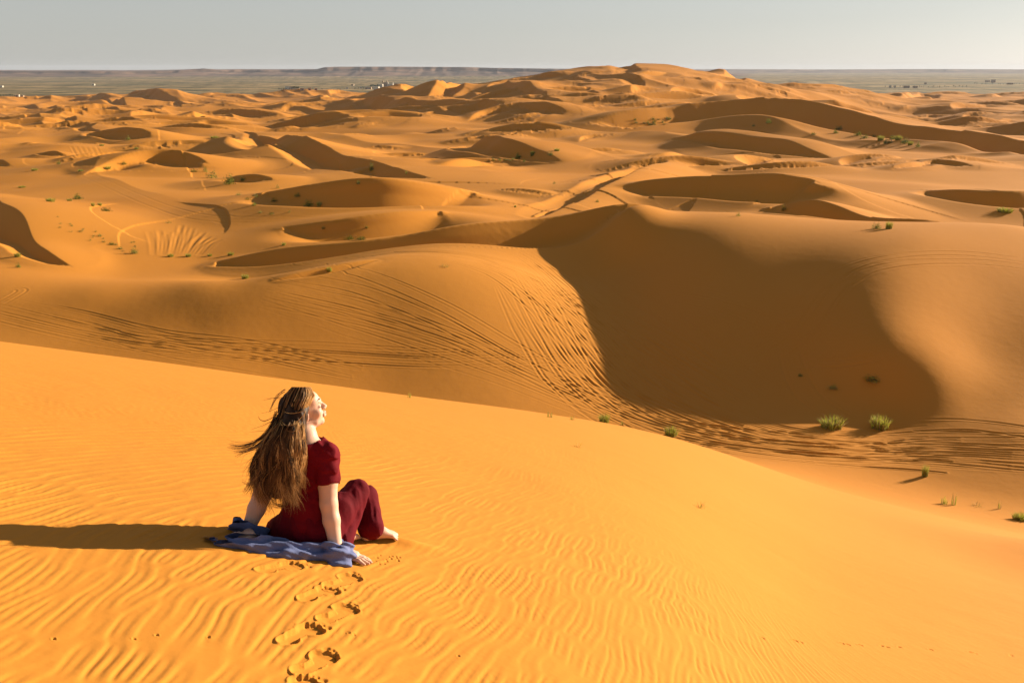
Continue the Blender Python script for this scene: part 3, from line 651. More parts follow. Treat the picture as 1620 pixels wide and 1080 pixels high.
for a in [
 ('f',1316,676,21,46,'wide green clump at the lower rim of the big shadow, left of a yellower one',G2),
 ('f',1391,677,24,36,'yellow-green grass clump on a sand mound at the lower rim of the big shadow',G2),
 ('f',1463,753,22,13,'small upright green tuft throwing a long thin shadow below the wheel tracks',G2),
 ('t',1508,798,22,15,'tall green tuft on a sand knob with faint stalks to its left',G2),
 ('t',1494,797,14,20,'faint sparse stalks just left of the tall green tuft',G2),
 ('t',1581,804,16,9,'few thin pale stalks on the lower right slope, between two greener tufts',G2),
 ('d',1545,800,6,20,'flat scrap of dead grass lying on the lower right slope',G2),
 ('f',1614,822,13,26,'low green tuft cut by the right edge of the picture',G2),
 ('d',914,707,10,20,'low sprawling tuft alone on the smooth face of the near dune',G1),
 ('d',1108,803,11,20,'pale dried-up tuft low on the smooth sand of the near dune',G1),
 ('f',956,668,17,24,'largest grass tuft peeping over the brow of the near dune',G1),
 ('t',870,660,12,20,'faint grass blades over the brow, left of the largest tuft there',G1),
 ('t',905,664,10,14,'small dark green blades on the brow, directly left of the largest tuft',G1),
 ('f',1062,688,17,28,'rightmost grass tuft on the brow, in front of the wheel tracks',G1),
 ('t',985,672,9,12,'tiny green blades on the brow just right of the largest tuft',G1),
 ('t',648,629,13,12,'lone pale tuft on the brow to the right of the woman',G1),
 ('b',1380,603,9,26,'flattened dark bush inside the big shadow',G2),
 ('p',1318,615,7,18,'dim scrubby bush inside the big shadow, lower left of the dark one',G2),
 ('b',1266,595,5,8,'tiny dark bush inside the big shadow, left of the others',G2),
 ('f',388,441,10,14,'round green tuft on the saddle left of the curving crest shadow',G3),
 ('f',521,429,9,11,'small round tuft beside the thin shadow line left of the tracked hill',G3),
 ('d',704,422,6,16,'withered tuft on top of the lit tracked hill',G2),
 ('b',1387,362,9,16,'dark low bush on the crest right of the big hill, left of a twin',G3),
 ('f',1406,362,14,14,'taller green bush on the crest right of the big hill',G3),
 ('b',1240,333,10,10,'single dark bush half way up the shaded dune face right of centre',G3),
 ('f',1590,335,8,28,'long low green tuft near the right edge below a dark dune face',G3),
 ('b',553,379,7,18,'dark bush in the shade behind the curving crest',G3),
 ('b',571,379,6,20,'flat dark bush in the shade behind the curving crest, right of a rounder one',G3),
 ('b',580,361,5,7,'tiny dark bush above the two shaded ones behind the curving crest',G3),
 ('b',512,362,5,8,'speck of a bush on the shadow edge above the two shaded bushes',G3),
 ('b',488,327,10,18,'broad dark bush in the oval shadow left of centre',G5),
 ('f',505,326,10,10,'sunlit tuft at the rim of the oval shadow, right of a dark bush',G5),
 ('b',434,319,7,12,'dark bush near the left tip of the oval shadow',G5),
 ('b',471,311,6,14,'faint bush high in the oval shadow',G5),
 ('b',567,291,6,8,'small dark bush at the top right of the oval shadow',G5),
 ('b',363,291,14,20,'largest round green bush on the left middle dunes',G3),
 ('p',336,282,11,22,'pale yellowish bush left of the largest round one',G3),
 ('b',384,286,7,10,'small bush right of the largest round one, against a shaded hump',G3),
 ('p',325,272,8,9,'little pale bush at the right tip of a crescent shadow',G3),
 ('b',307,272,5,15,'flat bush by the right tip of a crescent shadow',G3),
 ('b',588,270,14,8,'upright dark bush on the crest left of centre',G3),
 ('t',643,275,8,9,'thin lit tuft on the crest right of the upright dark bush',G3),
 ('b',820,251,9,14,'leftmost bush in the small dark hollow at the centre',G5),
 ('f',843,244,6,10,'upper bush in the small dark hollow at the centre',G5),
 ('b',842,247,8,8,'bush in the middle of the small dark hollow at the centre',G5),
 ('b',871,246,7,11,'lower right bush beside the small dark hollow at the centre',G5),
 ('f',881,239,6,11,'sunlit bush upper right of the small dark hollow at the centre',G5),
 ('b',829,256,4,6,'speck of a bush on the lower lip of the central hollow',G5),
 ('b',212,401,9,14,'dark tufted bush left of the wheel-scored slope',G6),
 ('b',167,334,6,16,'dark flat bush with a long shadow in the lit valley at left',G7),
 ('f',147,326,7,7,'small upright bush above the flat dark one in the lit valley',G7),
 ('f',158,325,6,8,'thin green bush right of a small upright one in the lit valley',G7),
 ('f',80,319,7,17,'broad pale green bush in the lit valley near the left edge',G7),
 ('b',123,315,8,17,'bush at the end of a slanting shadow in the lit valley',G7),
 ('f',110,318,5,9,'low tuft under the slanting shadow in the lit valley',G7),
 ('b',93,260,6,8,'dark round bush on the pale flat near the left edge',G7),
 ('f',55,270,5,12,'low tuft on the pale flat below the dark round bush',G7),
 ('f',28,406,8,11,'sunlit yellow bush within the shadow at the left edge',G7),
 ('b',29,423,7,9,'dark bush below the sunlit one in the shadow at the left edge',G7),
 ('f',35,297,4,12,'faint tuft on the bright sand near the left edge',G7),
 ('d',267,353,5,12,'dry tuft with a small shadow above the wheel-scored slope',G6),
 ('f',270,406,6,11,'green tuft under the middle of the wheel-scored slope',G6),
 ('f',298,406,7,11,'green tuft under the right end of the wheel-scored slope',G6),
 ('f',332,405,5,9,'small tuft right of the wheel-scored slope',G6),
 ('f',365,404,7,12,'rounder tuft at the start of the curving crest shadow',G6),
 ('f',449,388,6,9,'tuft on the crest where a dark triangle begins',G6),
 ('b',190,394,4,10,'flat little bush left of the dark tufted one',G7),
 ('b',176,387,4,12,'sparse bush up the valley from the flat little one',G7),
 ('p',158,374,4,9,'faint weed in the valley above the sparse bush',G7),
 ('d',112,367,4,8,'brown weed alone in the lit valley at left',G7),
 ('p',378,309,5,12,'pale tuft left of a group on the stony patch',G5),
 ('p',405,312,6,9,'pale tuft in the middle of the stony patch beside the oval shadow',G5),
 ('p',392,316,4,13,'low weed under the pale tufts of the stony patch',G5),
 ('b',402,325,6,10,'dark weed on the stony patch touching the oval shadow',G5),
 ('p',412,337,4,10,'small weed at the lower end of the stony patch',G5),
 ('p',430,339,4,12,'weed on the lower rim of the oval shadow',G5),
 ('p',458,336,4,6,'tiny weed on the right lower rim of the oval shadow',G5),
 ('p',439,298,6,8,'tuft at the upper tip of the oval shadow',G5),
 ('b',203,222,7,8,'bush at the foot of a dark dune face in the upper left',G7),
 ('f',161,231,4,8,'little tuft left below the dark dune face in the upper left',G7),
 ('f',216,236,4,8,'little tuft right below the dark dune face in the upper left',G7),
 ('f',340,219,5,16,'pale low bushes on the lit slope in the upper left',G7),
 ('b',196,260,5,10,'bush in the crescent shadow at left',G7),
 ('f',170,267,5,14,'lit tufts along the lower edge of the crescent shadow',G7),
 ('f',128,271,4,10,'tuft at the left tip of the crescent shadow',G7),
 ('f',815,328,5,5,'lone green tuft on the lit flat in front of the big crest',G3),
 ('b',945,320,5,7,'dark tuft in the shadow just behind the big crest',G3),
 ('p',877,291,4,6,'speck of green on the lit slope at the centre',G3),
 ('p',1168,342,6,9,'dry tuft on the bright rim of the big hill',G3),
 ('b',1197,320,4,8,'faint dark bush low on the shaded face right of centre',G3),
 ('b',1216,195,7,11,'slanting dark bush on the big shaded ridge at right',G4),
 ('b',1192,200,4,6,'small bush left of the slanting one on the big shaded ridge',G4),
]: plant(*a)
for k, (u, v, h, w) in enumerate([(1322,211,6,9),(1328,205,6,12),(1358,214,6,14),(1368,219,6,13),(1383,217,4,9),(1393,222,9,13),(1404,227,7,15),(1412,221,7,12),(1421,221,8,14),(1431,227,9,15),(1440,230,8,10),(1452,233,8,9),(1287,213,4,9)]):
    plant('f' if k in (5, 8, 10) else 'b', u, v, h, w, ['first bush at the left start of the row under the big right-hand ridge','bush set back above the left start of the row under the ridge','third bush of the row under the big right-hand ridge','fourth bush of the row under the big right-hand ridge','thin gap-filling bush left of the dense part of the row','lit bush opening the dense part of the row under the ridge','lower wide bush in the dense part of the row under the ridge','upper small bush in the dense part of the row under the ridge','tallest lit bush at the top of the dense row under the ridge','wide dark bush right of the tallest one in the row','lit bush near the right end of the row under the ridge','last bush at the right end of the row under the ridge','lone tuft on the lit crest left of the row under the ridge'][k], G4)
rs_ = random.Random(17)
for k in range(16):
    plant('b', rs_.uniform(1003, 1062), rs_.uniform(186, 198), rs_.uniform(2.5, 5), rs_.uniform(4, 9), 'tiny dark bush among those specking the shaded flat at the upper centre', 'specks of bush on the shaded flat at the upper centre')
for k in range(12):
    plant('p', rs_.uniform(775, 815), 253+rs_.uniform(-1, 2)+k*.1, rs_.uniform(2, 4), rs_.uniform(4, 7), 'tiny weed in the line left of the central hollow', 'line of weeds left of the central hollow')
for k in range(22):
    t = rs_.random(); plant('p', 55+t*150+rs_.uniform(-16, 16), 335+t*58+rs_.uniform(-12, 10), rs_.uniform(2, 3.5), rs_.uniform(4, 8), 'tiny weed strewn across the bright valley floor at left', 'weeds strewn across the bright valley floor')
# ------------------------------------------------------------------ the village and scattered houses on the plain
M_MUD = simple_mat('mud_wall', (.38, .26, .17), (.50, .36, .24), .2); M_WHITE = simple_mat('limewash', (.56, .48, .37), (.68, .60, .48), .2)
M_DARK = simple_mat('dark_opening', (.03, .025, .02), (.06, .05, .04), 1); M_ROOF = simple_mat('flat_roof', (.42, .32, .22), (.52, .40, .28), .3)
M_PALM = simple_mat('palm_leaf', (.035, .06, .02), (.07, .10, .03), .5); M_TRUNK = simple_mat('palm_trunk', (.14, .09, .05), (.22, .15, .09), 2)
def boxes(name, bl, mat, parent=None):
    V, F = [], []
    for (x0, x1, y0, y1, z0, z1) in bl:
        i = len(V); V += [(x, y, z) for z in (z0, z1) for y in (y0, y1) for x in (x0, x1)]
        F += [(i, i+2, i+3, i+1), (i+4, i+5, i+7, i+6), (i, i+1, i+5, i+4), (i+2, i+6, i+7, i+3), (i, i+4, i+6, i+2), (i+1, i+3, i+7, i+5)]
    me = bpy.data.meshes.new(name); me.from_pydata(V, [], F); return link(name, me, mat, parent, smooth=False)
def house(u, v, wpx, hpx, label, tower=False, white=False, group='houses of the village on the plain', seed=0):
    p = hit(u, v, 1500); d = p.length; w = wpx*d/FPX; h = hpx*d/FPX; dp = w*.7; r = random.Random(seed+int(u)); m = M_WHITE if white else M_MUD
    e = empty('village_house', (p.x, p.y, p.z-.5), r.uniform(-.35, .35)); tag(e, label, 'house', group)
    boxes('wall', [(-w/2, w/2, -dp/2, dp/2, 0, h)], m, e)
    t = max(.4, w*.03); par = [(-w/2-.05, w/2+.05, -dp/2-.05, -dp/2+t, h, h+.9), (-w/2-.05, w/2+.05, dp/2-t, dp/2+.05, h, h+.9), (-w/2-.05, -w/2+t, -dp/2+t, dp/2-t, h, h+.9), (w/2-t, w/2+.05, -dp/2+t, dp/2-t, h, h+.9)]
    boxes('parapet', par, m, e)
    n = max(1, int(w/5)); ro = max(1, int(h/3.6))
    for i in range(n):
        for j in range(ro):
            x = -w/2+(i+.5)*w/n; z = 1.3+j*3.4
            if i == n//2 and j == 0: boxes('door', [(x-.7, x+.7, -dp/2-.06, -dp/2, 0, 2.5)], M_DARK, e)
            else: boxes('window', [(x-.55, x+.55, -dp/2-.06, -dp/2, z, z+1.4)], M_DARK, e)
    if tower:
        s = w*.16; boxes('tower', [(-w/2-s/2, -w/2+s, -dp/2-s/2, -dp/2+s, 0, h*1.35)], m, e); boxes('tower', [(w/2-s, w/2+s/2, -dp/2-s/2, -dp/2+s, 0, h*1.35)], m, e)
for k, (u, v, w, h, lab, tw, wh) in enumerate([
 (583,141.5,9,3,'low long house at the left end of the walled village',0,0),(596,143,8,5,'white house in front of the dark grove of the village',0,1),
 (603,141,6,7,'tall house at the left of the fort group',0,1),(610,140,7,8.5,'highest house of the fort group, with corner towers',1,0),
 (618,141,8,7.5,'broad twin-towered house in the middle of the fort group',1,1),(626,140,7,7,'house right of the twin-towered one',0,0),
 (633,140.5,6,5.5,'reddish house at the right end of the fort group',1,0),(612,143.5,10,3.6,'low walled yard house before the fort group',0,1),
 (642,140,6,3,'small house just right of the fort group',0,0),(650,140.5,5,2.6,'farthest right hut of the village',0,0),
 (571,140.5,4,2.4,'small pale hut left of the village',0,1),(549,141,4,2.4,'white hut standing apart left of the village',0,1),(558,136,4,2,'tiny hut out on the plain above the white one',0,0),
 (455,141.5,7,4,'pale house at the left of the grove settlement',0,1),(461,142,6,4,'second pale house of the grove settlement',0,0),(478,143,6,2.6,'low house right of the grove settlement',0,0),
 (490,143,5,3,'orange-lit hut between settlement and village',0,0),(500,143,4,2.6,'tiny hut right of the orange-lit one',0,0),
 (3,138.5,4,2,'white speck of a house at the left edge of the plain',0,1),(148,135.5,4,2,'lone white house far out on the left plain',0,1),
 (28,154,5,3,'white house among trees at the dune edge, far left',0,1),(36,154.5,4,2.4,'hut right of the white house at the dune edge',0,0),
 (1408,139,3,3,'white tower house on the right-hand plain',0,1),(1415,139,3,3,'second white house on the right-hand plain',0,1),(1434,139.5,8,3,'long pale house on the right-hand plain',0,0),
 (1448,139.5,6,2.6,'low house right of the long pale one',0,0),(1464,133.5,3,2,'speck of a house beyond the right-hand farms',0,0),(1571,131,5,4,'orange-lit house out on the far right plain',0,0),
 (1562,130,6,2,'pale wall left of the orange-lit house on the far right plain',0,0),(1598,134,7,2,'low pale house near the right edge of the plain',0,0)]):
    house(u, v, w, h, lab, tw, wh, seed=k)
def palm_mesh():
    r = random.Random(2); V, F = [], []
    for k in range(34):
        a = r.uniform(0, 6.28); el = r.uniform(-.3, 1.2); L = 2.6; w = .35; pr = Vector((0, 0, 0)); dd_ = Vector((math.cos(a)*math.cos(el), math.sin(a)*math.cos(el), math.sin(el))); s = Vector((-math.sin(a), math.cos(a), 0)); i = len(V)
        for q in range(5):
            ww = w*(1-abs(q-1.5)/3.4); V += [tuple(pr-s*ww), tuple(pr+s*ww)]; pr = pr+dd_*L/4; dd_ = (dd_+Vector((0, 0, -.42))).normalized()
        for q in range(4): F.append((i+2*q, i+2*q+1, i+2*q+3, i+2*q+2))
    me = bpy.data.meshes.new('crown'); me.from_pydata(V, [], F); me.materials.append(M_PALM); return me
def trunk_mesh():
    V, F = [], []; n = 7
    for q in range(5):
        z = q*1.25; rr = .28-.03*q
        V += [(rr*math.cos(6.283*i/n)+.05*q*q*.2, rr*math.sin(6.283*i/n), z) for i in range(n)]
    for q in range(4):
        for i in range(n): F.append((q*n+i, q*n+(i+1) % n, q*n+n+(i+1) % n, q*n+n+i))
    me = bpy.data.meshes.new('trunk'); me.from_pydata(V, [], F); me.materials.append(M_TRUNK); return me
PC, PT_ = palm_mesh(), trunk_mesh()
def palms(u0, u1, v, n, hpx, label, group):
    for k in range(n):
        u = u0+(u1-u0)*(k+rs_.random())/n; p = hit(u, v+rs_.uniform(-.6, .6), 1500); s = hpx*p.length/FPX/7.0*rs_.uniform(.75, 1.15)
        e = empty('palm_tree', (p.x, p.y, p.z), rs_.uniform(0, 6)); e.scale = (s*1.3, s*1.3, s); tag(e, label, 'palm tree', group)
        t = bpy.data.objects.new('trunk', PT_); COL.objects.link(t); t.parent = e
        c = bpy.data.objects.new('crown', PC); COL.objects.link(c); c.parent = e; c.location = (.2, 0, 5)
palms(586, 602, 139, 22, 5, 'palm of the dark grove behind the village fort', 'palms of the village grove')
palms(628, 640, 138.5, 8, 5, 'palm at the right side of the village fort', 'palms right of the village fort')
palms(462, 473, 142, 12, 4.5, 'palm of the small grove settlement', 'palms of the grove settlement')
palms(440, 452, 143, 8, 3, 'small palm left of the grove settlement', 'palms left of the grove settlement')
palms(560, 584, 141, 10, 2.4, 'low palm along the path into the village', 'palms along the village path')
palms(480, 540, 142, 14, 2.2, 'palm scattered between the settlement and the village', 'palms between settlement and village')
palms(0, 26, 154, 14, 3.6, 'palm of the grove at the dune edge, far left', 'palms at the far left dune edge')
palms(1400, 1530, 138.5, 26, 2.6, 'palm among the farms of the right-hand plain', 'palms of the right-hand farms')
palms(1540, 1620, 134, 16, 2.4, 'palm out on the far right plain', 'palms of the far right plain')
palms(646, 668, 139.5, 6, 2.6, 'palm right of the village on the plain', 'palms right of the village')
# ------------------------------------------------------------------ the dusty air
hb = boxes('haze', [(-15000, 15000, -15000, 15000, -70, 40)], None, None); hb['kind'] = 'stuff'
m = bpy.data.materials.new('dusty_air'); t, N, L = nodes(m); out = N.new('ShaderNodeOutputMaterial'); pv = N.new('ShaderNodeVolumePrincipled')
pv.inputs['Color'].default_value = (.74, .82, 1.0, 1); pv.inputs['Density'].default_value = 3.3e-5; pv.inputs['Anisotropy'].default_value = .1
L.new(pv.outputs[0], out.inputs['Volume']); hb.data.materials.append(m)
# ------------------------------------------------------------------ the seated woman
def skin_material():
    m = simple_mat('skin', (.66, .40, .29), (.72, .46, .34), 6, .5); b = m.node_tree.nodes['Principled BSDF']
    b.inputs['Subsurface Weight'].default_value = .12; b.inputs['Subsurface Radius'].default_value = (.02, .008, .004); b.inputs['Subsurface Scale'].default_value = .5
    return m
def cloth_material(name, c1, c2, fine=900):
    m = simple_mat(name, c1, c2, 5, .85); t = m.node_tree; b = t.nodes['Principled BSDF']
    n = t.nodes.new('ShaderNodeTexNoise'); n.inputs['Scale'].default_value = fine; tc = t.nodes['Texture Coordinate']; t.links.new(tc.outputs['Object'], n.inputs[0])
    n2 = t.nodes.new('ShaderNodeTexNoise'); n2.inputs['Scale'].default_value = 16; n2.inputs['Detail'].default_value = 3; t.links.new(tc.outputs['Object'], n2.inputs[0])
    a = t.nodes.new('ShaderNodeBump'); a.inputs['Strength'].default_value = .25; a.inputs['Distance'].default_value = .001; t.links.new(n.outputs[0], a.inputs['Height'])
    c = t.nodes.new('ShaderNodeBump'); c.inputs['Strength'].default_value = .5; c.inputs['Distance'].default_value = .012; t.links.new(n2.outputs[0], c.inputs['Height'])
    t.links.new(a.outputs[0], c.inputs['Normal']); t.links.new(c.outputs[0], b.inputs['Normal'])
    b.inputs['Specular IOR Level'].default_value = .12
    return m
M_SKIN = skin_material(); M_TEE = cloth_material('dark_red_cotton', (.125, .0022, .007), (.155, .0035, .010))
M_TRS = cloth_material('wine_trousers', (.100, .002, .007), (.13, .0032, .011)); M_SCF = cloth_material('blue_scarf', (.105, .135, .27), (.155, .18, .35))
M_LIP = simple_mat('lips', (.50, .16, .13), (.56, .20, .16), 20, .45); M_BROW = simple_mat('brow_hair', (.06, .03, .015), (.10, .05, .03), 60)
M_NAIL = simple_mat('nail', (.72, .42, .36), (.78, .48, .42), 30, .3)

class Field:
    """signed distance lattice; parts are blended in one by one, then turned into a mesh"""
    def __init__(s, lo, hi, h):
        s.lo = np.array(lo, float); s.h = h; s.n = (np.ceil((np.array(hi)-s.lo)/h)+1).astype(int); s.f = np.full(s.n, .05, np.float32)
    def win(s, mn, mx):
        a = np.clip(np.floor((np.array(mn)-s.lo)/s.h).astype(int), 0, s.n-1); b = np.clip(np.ceil((np.array(mx)-s.lo)/s.h).astype(int)+1, 1, s.n)
        sl = tuple(slice(a[i], b[i]) for i in range(3)); g = [s.lo[i]+s.h*np.arange(a[i], b[i]) for i in range(3)]
        return sl, np.meshgrid(*g, indexing='ij')
    def put(s, sl, d, k, sub=False):
        o = s.f[sl]
        if sub: s.f[sl] = -smin_(-o, d, k)
        else: s.f[sl] = smin_(o, d, k)
    def cone(s, a, b, ra, rb, k=.015, sub=False, pad=.045):
        a, b = np.array(a), np.array(b); R = max(ra, rb)+k+pad; sl, (X, Y, Z_) = s.win(np.minimum(a, b)-R, np.maximum(a, b)+R)
        v = b-a; L = (v*v).sum()+1e-12; t = np.clip(((X-a[0])*v[0]+(Y-a[1])*v[1]+(Z_-a[2])*v[2])/L, 0, 1)
        d = np.sqrt((X-a[0]-t*v[0])**2+(Y-a[1]-t*v[1])**2+(Z_-a[2]-t*v[2])**2)-(ra+(rb-ra)*t); s.put(sl, d, k, sub)
    def chain(s, pts, rs, k=.012):
        for i in range(len(pts)-1): s.cone(pts[i], pts[i+1], rs[i], rs[i+1], k)
    def ell(s, c, r, M=None, k=.015, sub=False, pad=.045):
        """M: rows are the local axes"""
        c = np.array(c); r = np.array(r); R = r.max()+k+pad; sl, G = s.win(c-R, c+R); p = [G[i]-c[i] for i in range(3)]
        if M is not None: p = [M[i][0]*p[0]+M[i][1]*p[1]+M[i][2]*p[2] for i in range(3)]
        q = np.sqrt(sum((p[i]/r[i])**2 for i in range(3))+1e-12); q2 = np.sqrt(sum((p[i]/r[i]**2)**2 for i in range(3))+1e-12); s.put(sl, q*(q-1)/q2, k, sub)
    def cut(s, p, n):
        """keep the side of the plane away from n"""
        g = [s.lo[i]+s.h*np.arange(s.n[i]) for i in range(3)]
        d = (g[0][:, None, None]-p[0])*n[0]+(g[1][None, :, None]-p[1])*n[1]+(g[2][None, None, :]-p[2])*n[2]; s.f = np.maximum(s.f, d.astype(np.float32))
    def warp(s, fn):
        sl, G = s.win(s.lo, s.lo+s.h*s.n); m = np.abs(s.f) < .03; s.f[m] += fn(G[0][m], G[1][m], G[2][m])
    def mesh(s, name):
        f = s.f; ins = f < 0; n = f.shape; c = np.zeros([n[0]-1, n[1]-1, n[2]-1], np.uint8)
        for i in (0, 1):
            for j in (0, 1):
                for k in (0, 1): c += ins[i:n[0]-1+i, j:n[1]-1+j, k:n[2]-1+k]
        act = np.argwhere((c > 0) & (c < 8)); idx = np.full(c.shape, -1, np.int32); idx[tuple(act.T)] = np.arange(len(act))
        P_ = np.zeros((len(act), 3)); W_ = np.zeros(len(act)); cor = [(i, j, k) for i in (0, 1) for j in (0, 1) for k in (0, 1)]
        vals = {q: f[act[:, 0]+q[0], act[:, 1]+q[1], act[:, 2]+q[2]] for q in cor}
        for q in cor:
            for ax in range(3):
                if q[ax] == 0:
                    r = list(q); r[ax] = 1; r = tuple(r); a, b = vals[q], vals[r]; m = (a < 0) != (b < 0); t = np.where(m, a/(a-b+1e-12), 0)
                    p = np.tile(np.array(q, float), (len(act), 1)); p[:, ax] = t; P_[m] += p[m]; W_[m] += 1
        V = s.lo+s.h*(act+P_/W_[:, None]); F = []
        for ax in range(3):
            o = [x for x in range(3) if x != ax]; sl1 = [slice(1, n[i]-1) for i in range(3)]; sl2 = list(sl1); sl1[ax] = slice(0, n[ax]-1); sl2[ax] = slice(1, n[ax])
            e = ins[tuple(sl1)] != ins[tuple(sl2)]; q = np.argwhere(e); off = np.array([1, 1, 1]); off[ax] = 0; q = q+off
            inside = ins[q[:, 0], q[:, 1], q[:, 2]]; d1 = np.zeros(3, int); d2 = np.zeros(3, int); d1[o[0]] = 1; d2[o[1]] = 1
            g = lambda z: idx[z[:, 0], z[:, 1], z[:, 2]]
            quad = np.stack([g(q-d1-d2), g(q-d2), g(q), g(q-d1)], -1); flip = inside if ax != 1 else ~inside
            quad[~flip] = quad[~flip][:, ::-1]; F.append(quad)
        F = np.concatenate(F); F = F[(F >= 0).all(1)]
        me = bpy.data.meshes.new(name); me.vertices.add(len(V)); me.vertices.foreach_set('co', V.astype(np.float32).ravel())
        me.loops.add(F.size); me.loops.foreach_set('vertex_index', F.astype(np.int32).ravel()); me.polygons.add(len(F))
        me.polygons.foreach_set('loop_start', (np.arange(len(F))*4).astype(np.int32)); me.update(calc_edges=True); return me
def smin_(a, b, k):
    h = np.clip(.5+.5*(b-a)/k, 0, 1); return (b+(a-b)*h-k*h*(1-h)).astype(np.float32)

seat = hit(478, 862); D0 = seat.y*CP-seat.z*SP
def J(u, v, k=0.0):
    """a joint placed where the photograph shows it, k metres deeper than her seat"""
    dp = D0+k; x = (u-810)/FPX*dp; y = (v-540)/FPX*dp
    return np.array([x, dp*CP-y*SP, -(dp*SP+y*CP)])
def G_(u, v, up=0.0): p = hit(u, v); return np.array([p.x, p.y, p.z+up])
px = D0/FPX                                        # one photo pixel in metres at her distance
root = empty('person', tuple(J(478, 862))); tag(root, 'barefoot woman in dark red seen from behind, long hair blowing, leaning back on her hands', 'person')
def attach(o, par=None):
    o.parent = par or root; o.matrix_parent_inverse = (par or root).matrix_basis.inverted() if par is None else Matrix.Identity(4); return o
ROOTI = Matrix.Translation(-Vector(J(478, 862)))
def part(name, me, mat, par=None):
    me.transform(ROOTI); o = link(name, me, mat, par or root); return o
# joints
neck0, neck1 = J(485, 702, -.02), J(482, 678, .0)
shR, shL = J(516, 719, -.03), J(447, 708, .03)
elR, wrR = J(520, 797, -.06), J(531, 862, -.085)
elL, wrL = J(415, 782, .02), J(392, 838, -.01)
chest = J(487, 722, .0); waist = J(484, 790, .0); pel = J(477, 832, .0)
hipR, hipL = J(506, 842, .02), J(452, 842, .06)
knR, knL = J(566, 777, .22), J(580, 786, .38)
anR, anL = J(540, 856, .10), J(590, 839, .32)
# --- skin: one continuous surface
B = Field(J(355, 600, -.40)-.08, J(655, 900, .55)+.10, .0042) if False else Field((-1.62, D0*CP-.62-.1, -2.75), (-.50, D0*CP+.55, -1.28), .0042)
ax_f = np.array([.90, .30, .26]); ax_f /= np.linalg.norm(ax_f)            # where the face points
ax_u = np.array([-.27, -.02, .96]); ax_u -= ax_f*ax_u.dot(ax_f); ax_u /= np.linalg.norm(ax_u)
ax_s = np.cross(ax_u, ax_f); HM = [ax_f, ax_s, ax_u]                       # ax_s: her left
hc = J(480.5, 649, .02)
def H_(f, s_, u_): return hc+ax_f*f+ax_s*s_+ax_u*u_
def carve_head(B):
    B.ell(H_(-.015, 0, .025), (.088, .070, .078), HM, .02); B.ell(H_(.030, 0, -.020), (.052, .054, .078), HM, .022)
    B.ell(H_(.050, 0, .035), (.036, .052, .042), HM, .02)                                            # forehead
    B.cone(H_(.060, 0, -.078), H_(.050, 0, -.070), .016, .020, .014); B.cone(H_(.030, .038, -.062), H_(-.015, .052, -.035), .014, .016, .018); B.cone(H_(.030, -.038, -.062), H_(-.015, -.052, -.035), .014, .016, .018)
    B.cone(H_(.080, 0, .016), H_(.100, 0, -.016), .0075, .0095, .008); B.cone(H_(.092, .010, -.020), H_(.092, -.010, -.020), .0075, .0075, .006)   # nose
    B.cone(H_(.078, .030, .022), H_(.084, .008, .025), .007, .008, .010); B.cone(H_(.078, -.030, .022), H_(.084, -.008, .025), .007, .008, .010)  # brow ridge
    for s_ in (1, -1):
        B.ell(H_(.082, s_*.031, .004), (.014, .017, .010), HM, .008, sub=True); B.ell(H_(.070, s_*.031, .003), (.013, .014, .011), HM, .004)       # eye hollow, lid
        B.ell(H_(.052, s_*.040, -.022), (.024, .020, .020), HM, .016)                                                                        # cheek
        B.ell(H_(-.006, s_*.072, -.008), (.020, .009, .030), HM, .006); B.ell(H_(-.002, s_*.080, -.006), (.011, .006, .017), HM, .003, sub=True)   # ear
    B.cone(H_(.082, .016, -.044), H_(.0875, 0, -.042), .0055, .007, .006); B.cone(H_(.082, -.016, -.044), H_(.0875, 0, -.042), .0055, .007, .006)
    B.cone(H_(.080, .014, -.054), H_(.084, 0, -.055), .006, .008, .006); B.cone(H_(.080, -.014, -.054), H_(.084, 0, -.055), .006, .008, .006)
    B.cone(H_(.094, .018, -.049), H_(.094, -.018, -.049), .0022, .0022, .002, sub=True)
carve_head(B)
B.chain([H_(-.030, 0, -.055), neck1*.5+neck0*.5, neck0], [.050, .050, .056], .02)
B.cone(neck0, shR, .046, .040, .02); B.cone(neck0, shL, .046, .040, .02)
B.chain([chest, waist, pel], [.085, .074, .095], .03); B.cone(hipR, hipL, .075, .075, .03)
B.chain([shR, shR*.45+elR*.55, elR, elR*.60+wrR*.40, wrR], [.052, .046, .0405, .039, .029], .014)
B.chain([shL, shL*.45+elL*.55, elL, elL*.60+wrL*.40, wrL], [.052, .048, .043, .041, .030], .014)
B.ell(elR+np.array([-.004, -.034, 0]), (.012, .010, .020), None, .012)
for a, b, c in ((hipR, knR, anR), (hipL, knL, anL)): B.chain([a, a*.5+b*.5, b, b*.6+c*.4, c], [.066, .056, .044, .040, .030], .012)
